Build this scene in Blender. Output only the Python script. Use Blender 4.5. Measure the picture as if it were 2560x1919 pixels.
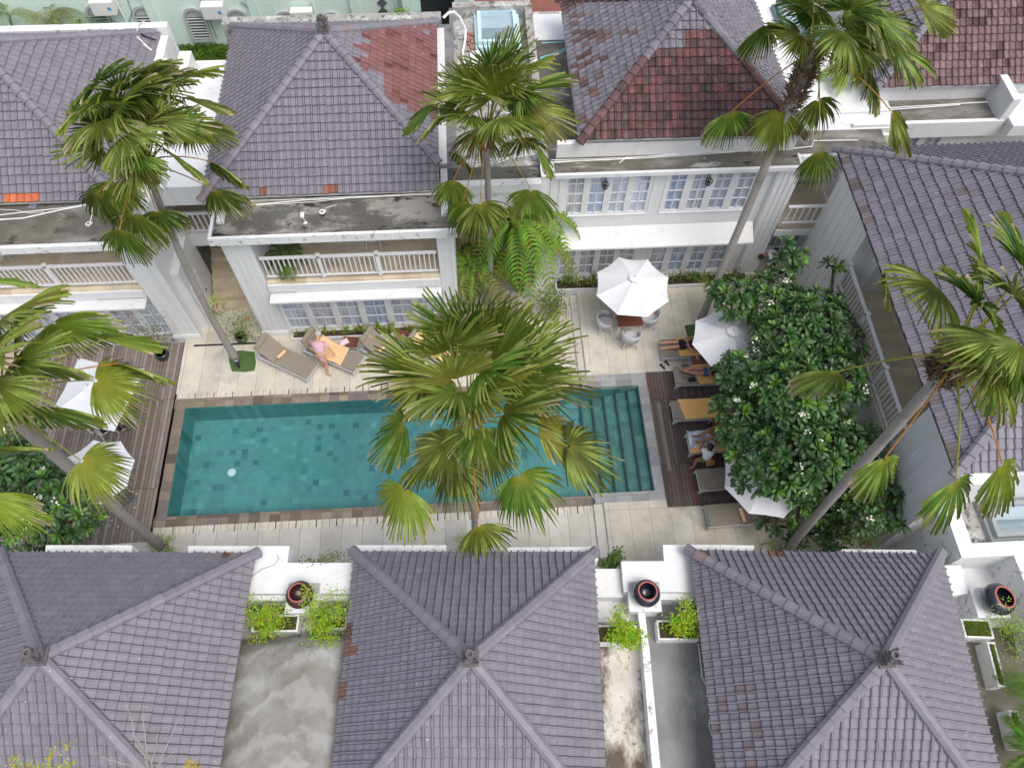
import bpy, bmesh, math, random
from math import sin, cos, pi, radians, sqrt, atan2
from mathutils import Vector as V, Matrix, noise
for o in list(bpy.data.objects): bpy.data.objects.remove(o)
S = bpy.context.scene
COL = S.collection
random.seed(7)
# ---------------------------------------------------------------- camera, sky, sun, exposure
cd = bpy.data.cameras.new('camera'); cam = bpy.data.objects.new('camera', cd); COL.objects.link(cam)
cd.sensor_width = 36; cd.lens = 26.859; cd.clip_start = .5; cd.clip_end = 600
cam.matrix_world = Matrix(((0.998327,0.044065,-0.037437,0.000000),(-0.056752,0.870665,-0.488592,0.000000),(0.011066,0.489899,0.871709,22.200000),(0,0,0,1)))
S.camera = cam
SUN_EL, SUN_AZ = radians(62), radians(135)          # azimuth clockwise from +Y
w = bpy.data.worlds.new('World'); S.world = w; w.use_nodes = True
nt = w.node_tree; sky = nt.nodes.new('ShaderNodeTexSky'); sky.sky_type = 'NISHITA'; sky.sun_disc = False
sky.sun_elevation = SUN_EL; sky.sun_rotation = SUN_AZ; sky.dust_density = 4; sky.air_density = 1.0; sky.ozone_density = .6
hs = nt.nodes.new('ShaderNodeHueSaturation'); hs.inputs['Saturation'].default_value = .5   # thin cloud cover
nt.links.new(sky.outputs[0], hs.inputs['Color']); nt.links.new(hs.outputs[0], nt.nodes['Background'].inputs[0]); nt.nodes['Background'].inputs[1].default_value = .15
sl = bpy.data.lights.new('sun', 'SUN'); sl.energy = .7; sl.angle = radians(35); sl.color = (1, .96, .9)
so = bpy.data.objects.new('sun', sl); COL.objects.link(so)
sd = V((sin(SUN_AZ)*cos(SUN_EL), cos(SUN_AZ)*cos(SUN_EL), sin(SUN_EL)))
so.rotation_euler = sd.to_track_quat('Z', 'Y').to_euler(); so.location = (0, 0, 60)
S.view_settings.view_transform = 'Standard'; S.view_settings.look = 'None'; S.view_settings.exposure = 0.56; S.view_settings.gamma = 1
S.cycles.max_bounces = 6; S.cycles.transparent_max_bounces = 12

# ---------------------------------------------------------------- materials
def newmat(name):
    m = bpy.data.materials.new(name); m.use_nodes = True
    return m, m.node_tree.nodes, m.node_tree.links, m.node_tree.nodes['Principled BSDF']
def nz(N, L, scale, detail=4, rough=.6, vec=None, stretch=None):
    t = N.new('ShaderNodeTexNoise'); t.inputs['Scale'].default_value = scale; t.inputs['Detail'].default_value = detail; t.inputs['Roughness'].default_value = rough
    if vec is None:
        g = N.new('ShaderNodeNewGeometry'); vec = g.outputs['Position']
    if stretch:
        mp = N.new('ShaderNodeMapping'); mp.inputs['Scale'].default_value = stretch; L.new(vec, mp.inputs['Vector']); vec = mp.outputs[0]
    L.new(vec, t.inputs['Vector']); return t.outputs['Fac']
def ramp(N, L, fac, stops):
    r = N.new('ShaderNodeValToRGB'); e = r.color_ramp.elements
    while len(e) > len(stops): e.remove(e[-1])
    while len(e) < len(stops): e.new(1)
    for i, (p, c) in enumerate(stops):
        e[i].position = p; e[i].color = (*c, 1) if not isinstance(c, (int, float)) else (c, c, c, 1)
    L.new(fac, r.inputs[0]); return r.outputs[0]
def mix(N, L, fac, a, b, mode='MIX'):
    m = N.new('ShaderNodeMix'); m.data_type = 'RGBA'; m.blend_type = mode; m.clamp_result = False
    for s, v in ((m.inputs[0], fac), (m.inputs[6], a), (m.inputs[7], b)):
        if isinstance(v, (int, float)): s.default_value = v
        elif isinstance(v, tuple): s.default_value = (*v, 1)
        else: L.new(v, s)
    return m.outputs[2]
def bump(N, L, P, h, st=.3, d=.02):
    b = N.new('ShaderNodeBump'); b.inputs['Strength'].default_value = st; b.inputs['Distance'].default_value = d
    L.new(h, b.inputs['Height']); L.new(b.outputs[0], P.inputs['Normal'])
def simple(name, col, rough=.6, var=.15, scale=6, metal=0, stretch=None, b=0, spec=.5, coat=0, emit=None, stains=()):
    """base colour with large and small noise variation, plus stains = [(colour, scale, lo, hi, stretch)]"""
    m, N, L, P = newmat(name)
    f = nz(N, L, scale, 5, .6, None, stretch)
    c = ramp(N, L, f, [(.25, tuple(v*(1-var) for v in col)), (.75, tuple(min(1, v*(1+var)) for v in col))])
    for (sc, ss, lo, hi, st) in stains:
        g = ramp(N, L, nz(N, L, ss, 8, .65, None, st), [(lo, 0.), (hi, 1.)])
        c = mix(N, L, g, c, sc)
    L.new(c, P.inputs['Base Color']); P.inputs['Roughness'].default_value = rough; P.inputs['Metallic'].default_value = metal
    P.inputs['Specular IOR Level'].default_value = spec
    if coat: P.inputs['Coat Weight'].default_value = coat
    if b: bump(N, L, P, nz(N, L, scale*6, 4), b, .01)
    return m
def attrmat(name, rough=.6, var=.18, scale=9, b=.2, spec=.4, trans=0, stain=None, stretch=None):
    m, N, L, P = newmat(name)
    a = N.new('ShaderNodeAttribute'); a.attribute_name = 'col'
    f = nz(N, L, scale, 5, .65, None, stretch); g = ramp(N, L, f, [(.3, 1-var), (.7, 1+var)])
    c = mix(N, L, 1., a.outputs['Color'], g, 'MULTIPLY')
    if stain:
        k = ramp(N, L, nz(N, L, stain[1], 8, .7), [(stain[2], 0.), (stain[3], 1.)]); c = mix(N, L, k, c, stain[0])
        k = ramp(N, L, nz(N, L, 11, 3, .5), [(.735, 0.), (.76, .8)]); c = mix(N, L, k, c, (.6, .6, .58))   # bird droppings
    L.new(c, P.inputs['Base Color']); P.inputs['Roughness'].default_value = rough; P.inputs['Specular IOR Level'].default_value = spec
    if b: bump(N, L, P, nz(N, L, scale*5, 4), b, .01)
    if trans:
        out = N['Material Output']; t = N.new('ShaderNodeBsdfTranslucent'); L.new(c, t.inputs[0]); ms = N.new('ShaderNodeMixShader'); ms.inputs[0].default_value = trans
        L.new(P.outputs[0], ms.inputs[1]); L.new(t.outputs[0], ms.inputs[2]); L.new(ms.outputs[0], out.inputs[0])
    return m
M = {}
M['white'] = simple('white_plaster', (.74, .745, .75), .7, .035, 1.3, b=.05, stains=[((.55, .54, .52), 2.2, .62, .95, None), ((.56, .55, .53), 1.6, .54, .9, (2.5, 2.5, .25)), ((.3, .29, .27), 14, .7, .78, None)])
M['white_old'] = simple('weathered_white_plaster', (.78, .79, .79), .8, .06, 2, b=.1, stains=[((.32, .31, .29), 3.5, .56, .74, None), ((.09, .09, .085), 7, .6, .72, None)])
M['white_paint'] = simple('white_gloss_paint', (.8, .8, .82), .45, .02, 3)
M['concrete'] = simple('old_concrete', (.36, .35, .33), .85, .2, 1.5, b=.2, stains=[((.7, .71, .7), 1.7, .52, .66, None), ((.06, .055, .05), 4, .5, .66, None)])
M['vault'] = simple('cement_render', (.38, .38, .355), .8, .22, .9, b=.1, stains=[((.2, .19, .17), .8, .48, .72, (1, .5, 1)), ((.66, .66, .64), .9, .5, .75, (.5, 1.3, 1)), ((.3, .26, .19), 1.4, .6, .8, (1, 2, 1))])
M['brownslab'] = simple('brown_stained_slab', (.62, .58, .52), .85, .15, 2, b=.15, stains=[((.12, .09, .07), 1.1, .46, .6, (1.3, .6, 1)), ((.07, .055, .045), 5, .56, .7, None)])
def vaultmat():
    m, N, L, P = newmat('trowelled_cement'); g = N.new('ShaderNodeNewGeometry'); wv = N.new('ShaderNodeTexWave'); wv.wave_type = 'RINGS'; wv.rings_direction = 'Z'; mp = N.new('ShaderNodeMapping'); mp.inputs['Location'].default_value = (4.6, 1.5, 0); mp.inputs['Scale'].default_value = (1, .75, 1)
    L.new(g.outputs['Position'], mp.inputs[0]); L.new(mp.outputs[0], wv.inputs['Vector']); wv.inputs['Scale'].default_value = .6; wv.inputs['Distortion'].default_value = 11; wv.inputs['Detail'].default_value = 5; wv.inputs['Detail Scale'].default_value = 1.2; wv.inputs['Detail Roughness'].default_value = .6
    c = ramp(N, L, nz(N, L, .9, 6, .6), [(.3, (.2, .185, .155)), (.5, (.28, .272, .25)), (.7, (.36, .36, .345))]); c = mix(N, L, ramp(N, L, wv.outputs['Fac'], [(.35, 0.), (.95, .38)]), c, (.5, .5, .485))
    c = mix(N, L, ramp(N, L, nz(N, L, 1.3, 8, .7), [(.5, 0.), (.7, .9)]), c, (.16, .145, .115)); L.new(c, P.inputs['Base Color']); P.inputs['Roughness'].default_value = .75; bump(N, L, P, wv.outputs['Fac'], .3, .02); return m
M['vault'] = vaultmat()
M['greyslab'] = simple('grey_cement_slab', (.25, .25, .245), .8, .3, 1.1, b=.1, stains=[((.1, .1, .1), .6, .45, .7, (1.2, .4, 1)), ((.5, .5, .49), 1.8, .6, .8, (1, .4, 1)), ((.7, .7, .69), 9, .68, .75, None)])
M['blackslab'] = simple('black_mould_slab', (.1, .095, .085), .85, .3, 2, b=.2, stains=[((.3, .275, .25), .8, .5, .58, (.5, 1, 1)), ((.28, .36, .33), 1.6, .6, .7, (.5, 1.5, 1)), ((.75, .75, .73), 9, .67, .73, None), ((.02, .02, .02), 2.3, .56, .62, (.5, 1, 1))])
M['brownslab2'] = simple('dark_olive_slab', (.13, .12, .1), .8, .3, 2, b=.15, stains=[((.3, .29, .27), .9, .5, .7, (.5, 1.4, 1)), ((.03, .03, .025), 2.6, .58, .68, (.6, 1, 1)), ((.4, .4, .38), 1.3, .62, .68, (.4, 1.4, 1)), ((.75, .75, .73), 5, .69, .74, None)])
M['whiteroof'] = simple('white_roof_coating', (.7, .71, .72), .75, .05, 2, b=.1, stains=[((.5, .5, .5), 1.5, .58, .75, None), ((.15, .15, .14), 12, .66, .7, None)])
M['beige'] = simple('beige_stone_floor', (.5, .44, .34), .6, .12, 1.3, b=.05)
M['mint'] = simple('mint_plaster', (.63, .77, .7), .8, .05, .8, b=.05, stains=[((.75, .84, .78), 1, .5, .8, (1, 1, .3)), ((.33, .5, .43), 1.4, .6, .85, (1.5, 1, .2))])
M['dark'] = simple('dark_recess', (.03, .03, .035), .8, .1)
M['frame'] = M['white_paint']
M['soil'] = simple('dark_soil', (.07, .05, .035), .95, .3, 9)
M['grassm'] = attrmat('grass_blades', .6, .2, 5, 0, .3, .3)
M['turf'] = simple('artificial_turf', (.07, .14, .035), .9, .3, 40, b=.5)
M['wicker'] = simple('pale_wicker', (.6, .61, .63), .55, .08, 20, b=.2)
M['cushion'] = simple('taupe_cushion', (.27, .235, .19), .85, .08, 3, b=.1)
M['towel'] = simple('apricot_towel', (.86, .56, .3), .95, .06, 5, b=.3)
M['towel_dark'] = simple('orange_towel', (.8, .47, .17), .95, .06, 5, b=.3)
M['tablewood'] = simple('red_brown_table_wood', (.17, .055, .035), .4, .2, 4, stretch=(1, 8, 1))
M['canvas'] = simple('white_umbrella_canvas', (.76, .77, .8), .8, .02, 3)
M['metal'] = simple('grey_metal', (.5, .5, .52), .4, .05, 3, metal=.6)
M['black'] = simple('black_iron', (.02, .02, .022), .5, .1)
M['pvc'] = simple('white_cable_sleeve', (.85, .85, .84), .5, .03)
M['cyan'] = simple('blue_cable', (.25, .6, .68), .5, .03)
M['acm'] = simple('ac_casing', (.72, .72, .7), .5, .04, 2)
M['louvre'] = simple('grey_louvre_slats', (.1, .11, .12), .6, .1)
M['greyframe'] = simple('grey_stone_frame', (.42, .45, .45), .7, .1)
M['redpot'] = simple('maroon_glazed_jar', (.06, .022, .026), .25, .3, 5, coat=.3)
M['bluepot'] = simple('dark_blue_glazed_jar', (.022, .022, .04), .22, .4, 4, coat=.4)
M['rim'] = simple('terracotta_rim', (.4, .13, .1), .6, .15)
M['blackpot'] = simple('black_glazed_pot', (.02, .022, .026), .15, .2, coat=.5)
M['skin'] = simple('skin', (.55, .3, .2), .55, .06, 8)
M['skin_tan'] = simple('tanned_skin', (.33, .16, .09), .55, .06, 8)
M['hair_dark'] = simple('dark_hair', (.015, .012, .012), .5, .3, 30)
M['hair_grey'] = simple('grey_hair', (.5, .48, .44), .7, .2, 30)
M['orchid'] = simple('yellow_green_leaf', (.3, .42, .05), .5, .2)
M['leafatt'] = attrmat('leaf', .5, .16, 7, 0, .22, .35)
M['plumeria'] = attrmat('glossy_leaf', .38, .15, 7, 0, .45, .1)
M['petal'] = simple('white_petals', (.85, .83, .7), .6, .04)
M['redpetal'] = simple('red_petals', (.6, .03, .08), .6, .1)
M['wood_twig'] = simple('pale_twig_bark', (.35, .31, .27), .9, .2)
M['branch'] = simple('dark_branch_bark', (.08, .06, .05), .9, .3)
M['stem'] = simple('orange_petiole', (.55, .3, .04), .5, .25, 3)
M['fibre'] = simple('brown_fibre', (.19, .13, .08), .95, .5, 12, stretch=(1, 1, .3))
M['clay'] = simple('broken_clay', (.35, .16, .11), .8, .3, 8)
M['white_cloth'] = simple('white_shirt_cloth', (.8, .8, .86), .9, .04)
M['glass_dark'] = None

def trunkmat():
    m, N, L, P = newmat('ringed_palm_bark')
    tc = N.new('ShaderNodeTexCoord'); wv = N.new('ShaderNodeTexWave'); wv.wave_type = 'BANDS'; wv.bands_direction = 'Z'
    wv.inputs['Scale'].default_value = 4.5; wv.inputs['Distortion'].default_value = 2.4; wv.inputs['Detail'].default_value = 4; wv.inputs['Detail Scale'].default_value = 2.5
    L.new(tc.outputs['Object'], wv.inputs['Vector'])
    c = ramp(N, L, wv.outputs['Fac'], [(0., (.22, .2, .18)), (.3, (.31, .285, .265)), (1., (.37, .345, .325))])
    c2 = mix(N, L, ramp(N, L, nz(N, L, 2, 6), [(.5, 0.), (.75, .6)]), c, (.16, .15, .12))
    L.new(c2, P.inputs['Base Color']); P.inputs['Roughness'].default_value = .9; bump(N, L, P, wv.outputs['Fac'], .45, .012); return m
M['trunk'] = trunkmat()
M['tile'] = attrmat('painted_roof_tile', .55, .1, 3.5, .25, .4, 0, ((.05, .045, .05), 1.6, .72, .95))
M['oldtile'] = attrmat('worn_roof_tile', .7, .3, 6, .4, .3, 0, ((.04, .035, .035), 5, .57, .75))
def gridmat(name, cell, cols, grout, gw, rough, off=(0, 0), noise_sc=2., wet=0, rot=0., stains=(), bstr=.3):
    """rectangular slabs in X/Y (metres), a random tone for each, joint lines of width gw"""
    m, N, L, P = newmat(name)
    g = N.new('ShaderNodeNewGeometry'); mp = N.new('ShaderNodeMapping'); mp.vector_type = 'POINT'
    mp.inputs['Location'].default_value = (off[0], off[1], 0); mp.inputs['Rotation'].default_value = (0, 0, rot); L.new(g.outputs['Position'], mp.inputs[0])
    dv = N.new('ShaderNodeVectorMath'); dv.operation = 'DIVIDE'; dv.inputs[1].default_value = (cell[0], cell[1], 1); L.new(mp.outputs[0], dv.inputs[0])
    fl = N.new('ShaderNodeVectorMath'); fl.operation = 'FLOOR'; L.new(dv.outputs[0], fl.inputs[0])
    fr = N.new('ShaderNodeVectorMath'); fr.operation = 'FRACTION'; L.new(dv.outputs[0], fr.inputs[0])
    sx = N.new('ShaderNodeSeparateXYZ'); L.new(fl.outputs[0], sx.inputs[0]); cb = N.new('ShaderNodeCombineXYZ'); L.new(sx.outputs[0], cb.inputs[0]); L.new(sx.outputs[1], cb.inputs[1])
    wn = N.new('ShaderNodeTexWhiteNoise'); wn.noise_dimensions = '2D'; L.new(cb.outputs[0], wn.inputs['Vector'])
    c = ramp(N, L, wn.outputs['Value'], cols)
    c = mix(N, L, 1., c, ramp(N, L, nz(N, L, noise_sc, 6), [(.3, .86), (.7, 1.12)]), 'MULTIPLY')
    for (sc, ss, lo, hi) in stains:
        c = mix(N, L, ramp(N, L, nz(N, L, ss, 8, .7), [(lo, 0.), (hi, 1.)]), c, sc)
    fx = N.new('ShaderNodeSeparateXYZ'); L.new(fr.outputs[0], fx.inputs[0])
    def edge(sock, wd):
        a = N.new('ShaderNodeMath'); a.operation = 'LESS_THAN'; a.inputs[1].default_value = wd; L.new(sock, a.inputs[0]); return a.outputs[0]
    mx = N.new('ShaderNodeMath'); mx.operation = 'MAXIMUM'; L.new(edge(fx.outputs[0], gw/cell[0]), mx.inputs[0]); L.new(edge(fx.outputs[1], gw/cell[1]), mx.inputs[1])
    c = mix(N, L, mx.outputs[0], c, grout)
    L.new(c, P.inputs['Base Color']); P.inputs['Roughness'].default_value = rough
    inv = N.new('ShaderNodeMath'); inv.operation = 'SUBTRACT'; inv.inputs[0].default_value = 1; L.new(mx.outputs[0], inv.inputs[1])
    bump(N, L, P, inv.outputs[0], bstr, .01)
    return m
M['paving'] = gridmat('cream_paving_slabs', (.62, 4.2), [(0, (.57, .53, .455)), (.5, (.63, .59, .505)), (1, (.67, .63, .545))], (.3, .27, .23), .012, .75, (.1, .6), 1.1, stains=[((.38, .34, .27), 1.5, .52, .8), ((.33, .33, .31), .7, .52, .8), ((.25, .22, .18), 5, .64, .74)])
M['paving_grey'] = gridmat('grey_paving_slabs', (.62, 4.2), [(0, (.5, .485, .45)), (.5, (.56, .54, .5)), (1, (.61, .59, .54))], (.22, .2, .17), .012, .75, (.1, 2.2), 1.1, stains=[((.4, .37, .32), 1.3, .52, .8), ((.28, .25, .21), 5, .64, .74)])
M['balcony'] = gridmat('beige_balcony_tiles', (.6, .3), [(0, (.6, .5, .36)), (.5, (.68, .575, .42)), (1, (.76, .66, .5))], (.55, .46, .33), .004, .5, (0, 0), 2)
M['pooltile'] = gridmat('green_pool_tiles', (.2, .2), [(0, (.055, .17, .185)), (.05, (.075, .22, .235)), (.1, (.1, .27, .285)), (.5, (.108, .295, .29)), (.95, (.12, .315, .305)), (1, (.16, .37, .35))], (.085, .25, .26), .006, .5, (.05, .05), 1.4, stains=[((.05, .2, .18), .5, .55, .8), ((.025, .1, .1), 7, .69, .78)])
M['poolstep'] = gridmat('green_step_tiles', (.3, .2), [(0, (.07, .17, .15)), (.5, (.095, .23, .2)), (1, (.12, .27, .23))], (.05, .14, .13), .006, .5, (0, 0), 1.4, stains=[((.05, .13, .09), 1.2, .55, .8)])
M['pooledge'] = simple('dark_step_nosing', (.05, .09, .085), .6, .2)
M['coping'] = gridmat('brown_stone_coping', (.31, .31), [(0, (.11, .09, .08)), (.2, (.16, .125, .095)), (.4, (.22, .18, .14)), (.6, (.26, .21, .155)), (.8, (.17, .15, .15)), (1, (.33, .28, .21))], (.08, .065, .05), .008, .6, (.12, .09), 3)
M['coping_grey'] = gridmat('grey_stone_coping', (.5, .31), [(0, (.24, .25, .26)), (.5, (.3, .31, .32)), (1, (.38, .38, .38))], (.15, .15, .15), .008, .5, (.1, .1), 1.2, stains=[((.1, .09, .08), 2, .6, .75)])
def deckmat(name, cols, plank, horiz_len):
    return gridmat(name, (plank, horiz_len), cols, (.015, .012, .01), .012, .7, (0, 0), 5, bstr=.8)
M['deck_l'] = deckmat('weathered_deck_planks', [(0, (.17, .135, .115)), (.4, (.215, .175, .155)), (.7, (.26, .215, .19)), (1, (.32, .275, .25))], .115, 3.1)
M['deck_r'] = deckmat('dark_deck_planks', [(0, (.07, .05, .045)), (.6, (.1, .075, .065)), (.95, (.13, .1, .09)), (.985, (.13, .055, .045)), (1, (.15, .06, .05))], .115, 2.3)
def glassmat(name, tint, rough=.05, mixf=.35):
    m, N, L, P = newmat(name); out = N['Material Output']
    t = N.new('ShaderNodeBsdfTransparent'); t.inputs[0].default_value = (*tint, 1)
    g = N.new('ShaderNodeBsdfGlossy'); g.inputs['Roughness'].default_value = rough; g.inputs[0].default_value = (.95, .97, 1, 1)
    fr = N.new('ShaderNodeFresnel'); fr.inputs[0].default_value = 1.33 if mixf is None else 1.5
    ms = N.new('ShaderNodeMixShader')
    if mixf is None:
        L.new(fr.outputs[0], ms.inputs[0])
        b = N.new('ShaderNodeBump'); b.inputs['Strength'].default_value = .12; b.inputs['Distance'].default_value = .03
        L.new(nz(N, L, 2.5, 3), b.inputs['Height']); L.new(b.outputs[0], g.inputs['Normal']); L.new(b.outputs[0], fr.inputs['Normal'])
    else: ms.inputs[0].default_value = mixf
    L.new(t.outputs[0], ms.inputs[1]); L.new(g.outputs[0], ms.inputs[2]); L.new(ms.outputs[0], out.inputs[0]); N.remove(P); return m
M['glass'] = glassmat('window_glass', (.93, .95, .98), .04, .08)
M['skyglass'] = glassmat('skylight_glass', (.88, .93, .95), .08, .15)
M['water'] = glassmat('pool_water', (.82, .96, .97), .02, None)
def curtainmat(tint=(1, 1, 1)):
    m, N, L, P = newmat('pale_curtain'); f = nz(N, L, 1, 3, .5, None, (14, 14, .25))
    c = ramp(N, L, f, [(p_, tuple(a*b for a, b in zip(c_, tint))) for p_, c_ in ((.3, (.5, .51, .53)), (.48, (.78, .78, .8)), (.7, (.93, .92, .92)))]); L.new(c, P.inputs['Base Color']); P.inputs['Roughness'].default_value = .9; return m
M['curtain'] = curtainmat(); M['curtain2'] = curtainmat((1, .93, .9)); M['curtain3'] = curtainmat((.82, .9, 1))
M['umbmetal'] = M['metal']

# ---------------------------------------------------------------- object helpers
OFF = {}
def tag(o, label, cat, group=None, kind=None):
    if label: o['label'] = label
    if cat: o['category'] = cat
    if group: o['group'] = group
    if kind: o['kind'] = kind
    return o
def thing(name, label, cat, loc=(0, 0, 0), rz=0, group=None):
    o = bpy.data.objects.new(name, None); COL.objects.link(o); o.empty_display_size = .2
    o.location = loc; o.rotation_euler = (0, 0, rz); OFF[o.name] = V(loc); return tag(o, label, cat, group)
class MB:
    """collects faces for one mesh; an optional colour for each face goes to the 'col' attribute"""
    def __init__(s): s.v = []; s.f = []; s.c = []; s.cur = (.5, .5, .5)
    def add(s, vs, fs, col=None):
        n = len(s.v); s.v += [tuple(q) for q in vs]; s.f += [tuple(n+i for i in f) for f in fs]; s.c += [col or s.cur]*len(fs); return s
    def box(s, x0, y0, z0, x1, y1, z1, M4=None):
        P = [(x0, y0, z0), (x1, y0, z0), (x1, y1, z0), (x0, y1, z0), (x0, y0, z1), (x1, y0, z1), (x1, y1, z1), (x0, y1, z1)]
        if M4 is not None: P = [M4@V(p) for p in P]
        return s.add(P, [(3, 2, 1, 0), (4, 5, 6, 7), (0, 1, 5, 4), (1, 2, 6, 5), (2, 3, 7, 6), (3, 0, 4, 7)])
    def bar(s, a, b, w, h=None, up=(0, 0, 1)):
        a = V(a); b = V(b); h = h or w; d = (b-a).normalized(); u = V(up)
        if abs(d.dot(u)) > .95: u = V((1, 0, 0))
        x = d.cross(u).normalized()*w/2; y = x.cross(d).normalized()*h/2
        P = [a-x-y, a+x-y, a+x+y, a-x+y, b-x-y, b+x-y, b+x+y, b-x+y]
        return s.add(P, [(3, 2, 1, 0), (4, 5, 6, 7), (0, 1, 5, 4), (1, 2, 6, 5), (2, 3, 7, 6), (3, 0, 4, 7)])
    def prism(s, poly, z0, z1):
        n = len(poly); ar = sum(poly[i][0]*poly[(i+1) % n][1]-poly[(i+1) % n][0]*poly[i][1] for i in range(n))
        if ar < 0: poly = poly[::-1]
        P = [(x, y, z0) for x, y in poly]+[(x, y, z1) for x, y in poly]
        return s.add(P, [tuple(range(n-1, -1, -1)), tuple(range(n, 2*n))]+[(i, (i+1) % n, n+(i+1) % n, n+i) for i in range(n)])
    def tube(s, pts, r, n=8, caps=True, col=None):
        pts = [V(p) for p in pts]; rs = r if isinstance(r, (list, tuple)) else [r]*len(pts); P = []; F = []; up = V((0, 0, 1))
        for i, p in enumerate(pts):
            d = (pts[min(i+1, len(pts)-1)]-pts[max(i-1, 0)]).normalized()
            if abs(d.dot(up)) > .97: up = V((1, 0, 0)) if abs(d.x) < .8 else V((0, 1, 0))
            x = d.cross(up).normalized(); y = x.cross(d).normalized(); up = y
            P += [p+(x*cos(2*pi*k/n)+y*sin(2*pi*k/n))*rs[i] for k in range(n)]
        for i in range(len(pts)-1):
            F += [(i*n+k, i*n+(k+1) % n, (i+1)*n+(k+1) % n, (i+1)*n+k) for k in range(n)]
        if caps: F += [tuple(range(n-1, -1, -1)), tuple((len(pts)-1)*n+k for k in range(n))]
        return s.add(P, F, col)
    def lathe(s, prof, c=(0, 0, 0), n=20, T=None, caps=True):
        P = []; F = []; m = len(prof)
        for r, z in prof: P += [V((r*cos(2*pi*k/n), r*sin(2*pi*k/n), z)) for k in range(n)]
        if T is not None: P = [T@p for p in P]
        P = [p+V(c) for p in P]
        for i in range(m-1): F += [(i*n+k, i*n+(k+1) % n, (i+1)*n+(k+1) % n, (i+1)*n+k) for k in range(n)]
        if caps and prof[0][0] > .001: F.append(tuple(range(n-1, -1, -1)))
        if caps and prof[-1][0] > .001: F.append(tuple((m-1)*n+k for k in range(n)))
        return s.add(P, F)
    def ball(s, c, r, n=10, m=7, sc=(1, 1, 1), col=None):
        P = []; F = []
        for i in range(m+1):
            t = pi*i/m
            P += [(c[0]+r*sc[0]*sin(t)*cos(2*pi*k/n), c[1]+r*sc[1]*sin(t)*sin(2*pi*k/n), c[2]+r*sc[2]*cos(t)) for k in range(n)]
        for i in range(m): F += [(i*n+k, (i+1)*n+k, (i+1)*n+(k+1) % n, i*n+(k+1) % n) for k in range(n)]
        return s.add(P, F, col)
    def build(s, name, m, parent=None, local=False, smooth=False, bevel=0, colattr=False):
        me = bpy.data.meshes.new(name); me.from_pydata(s.v, [], s.f)
        if colattr:
            at = me.color_attributes.new('col', 'FLOAT_COLOR', 'CORNER'); vals = []
            for f, c in zip(s.f, s.c):
                if isinstance(c, list): [vals.extend((*q, 1)) for q in c]
                else: vals.extend((*c, 1)*len(f))
            at.data.foreach_set('color', vals)
        me.materials.append(M[m] if isinstance(m, str) else m)
        if smooth: me.polygons.foreach_set('use_smooth', [True]*len(me.polygons))
        me.update()
        o = bpy.data.objects.new(name, me); COL.objects.link(o)
        if parent is not None:
            o.parent = parent; off = OFF.get(parent.name, V((0, 0, 0)))
            if not local: o.location = -off
            OFF[o.name] = V((0, 0, 0))
        if bevel:
            b = o.modifiers.new('bevel', 'BEVEL'); b.width = bevel; b.segments = 2; b.limit_method = 'ANGLE'
        return o
def structure(name, mb, m, **k):
    return tag(mb.build(name, m, **k), None, None, None, 'structure')
def copy_tree(o, loc, rz, label, parent=None):
    c = o.copy(); COL.objects.link(c)
    if parent is None:
        c.location = loc; c.rotation_euler = (0, 0, rz); c['label'] = label; OFF[c.name] = V(loc)
    else: c.parent = parent
    for ch in list(o.children): copy_tree(ch, None, None, None, c)
    return c

# ================================================================ SETTING
POOL = (-9.74, 5.12, 8.38, 12.09)
g = MB()
def ringpoly(mb, x0, y0, x1, y1, hx0, hy0, hx1, hy1, z0, z1):
    mb.box(x0, y0, z0, x1, hy0, z1); mb.box(x0, hy1, z0, x1, y1, z1); mb.box(x0, hy0, z0, hx0, hy1, z1); mb.box(hx1, hy0, z0, x1, hy1, z1)
ringpoly(g, -60, -30, 60, 70, -10.4, 7.5, 5.8, 12.8, -.6, -.05)
structure('ground', g, 'concrete')
x0, x1, y0, y1 = POOL
t = MB(); t.box(-10.12, 12.62, -.04, 3.2, 15.6, 0); t.box(-7.9, 15.6, -.04, 3.2, 16.6, 0); t.box(-10.2, 15.6, -.04, -7.9, 22, 0); t.box(-1.0, 16.6, -.04, 3.2, 24, 0); structure('pool_terrace', t, 'paving')
t = MB(); t.box(-14, 4.2, -.04, 3.2, 7.82, 0); structure('lower_terrace', t, 'paving_grey')
# overflow channel: cream slotted strip on both long sides
def gutter(ya, yb):
    s_ = MB(); x = -10.1; k = 0
    while x < 3.15:
        wd = .203; gap = .035 if k % 3 == 0 else .012
        s_.box(x+gap, ya, -.06, min(x+wd, 3.2), yb, .004); x += wd; k += 1
    o = structure('gutter_cover', s_, 'paving'); return o
gutter(12.43, 12.62); gutter(7.82, 8.05)
t = MB(); t.box(-10.15, 12.42, -.4, 3.2, 12.63, -.08); t.box(-10.15, 7.81, -.4, 3.2, 8.06, -.08); structure('gutter_channel', t, 'dark')
t = MB(); t.box(-10.1, 12.09, -.5, 3.25, 12.43, .0); t.box(-10.1, 8.05, -.5, 3.25, 8.38, .0); t.box(-10.06, 8.38, -.5, x0, 12.09, .0); structure('pool_coping', t, 'coping')
t = MB(); t.box(3.25, 12.09, -.5, 5.42, 12.55, .17); t.box(3.25, 8.06, -.5, 5.42, 8.38, .17); t.box(5.12, 8.38, -.5, 5.42, 12.09, .17); structure('pool_coping_grey', t, 'coping_grey')
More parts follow.
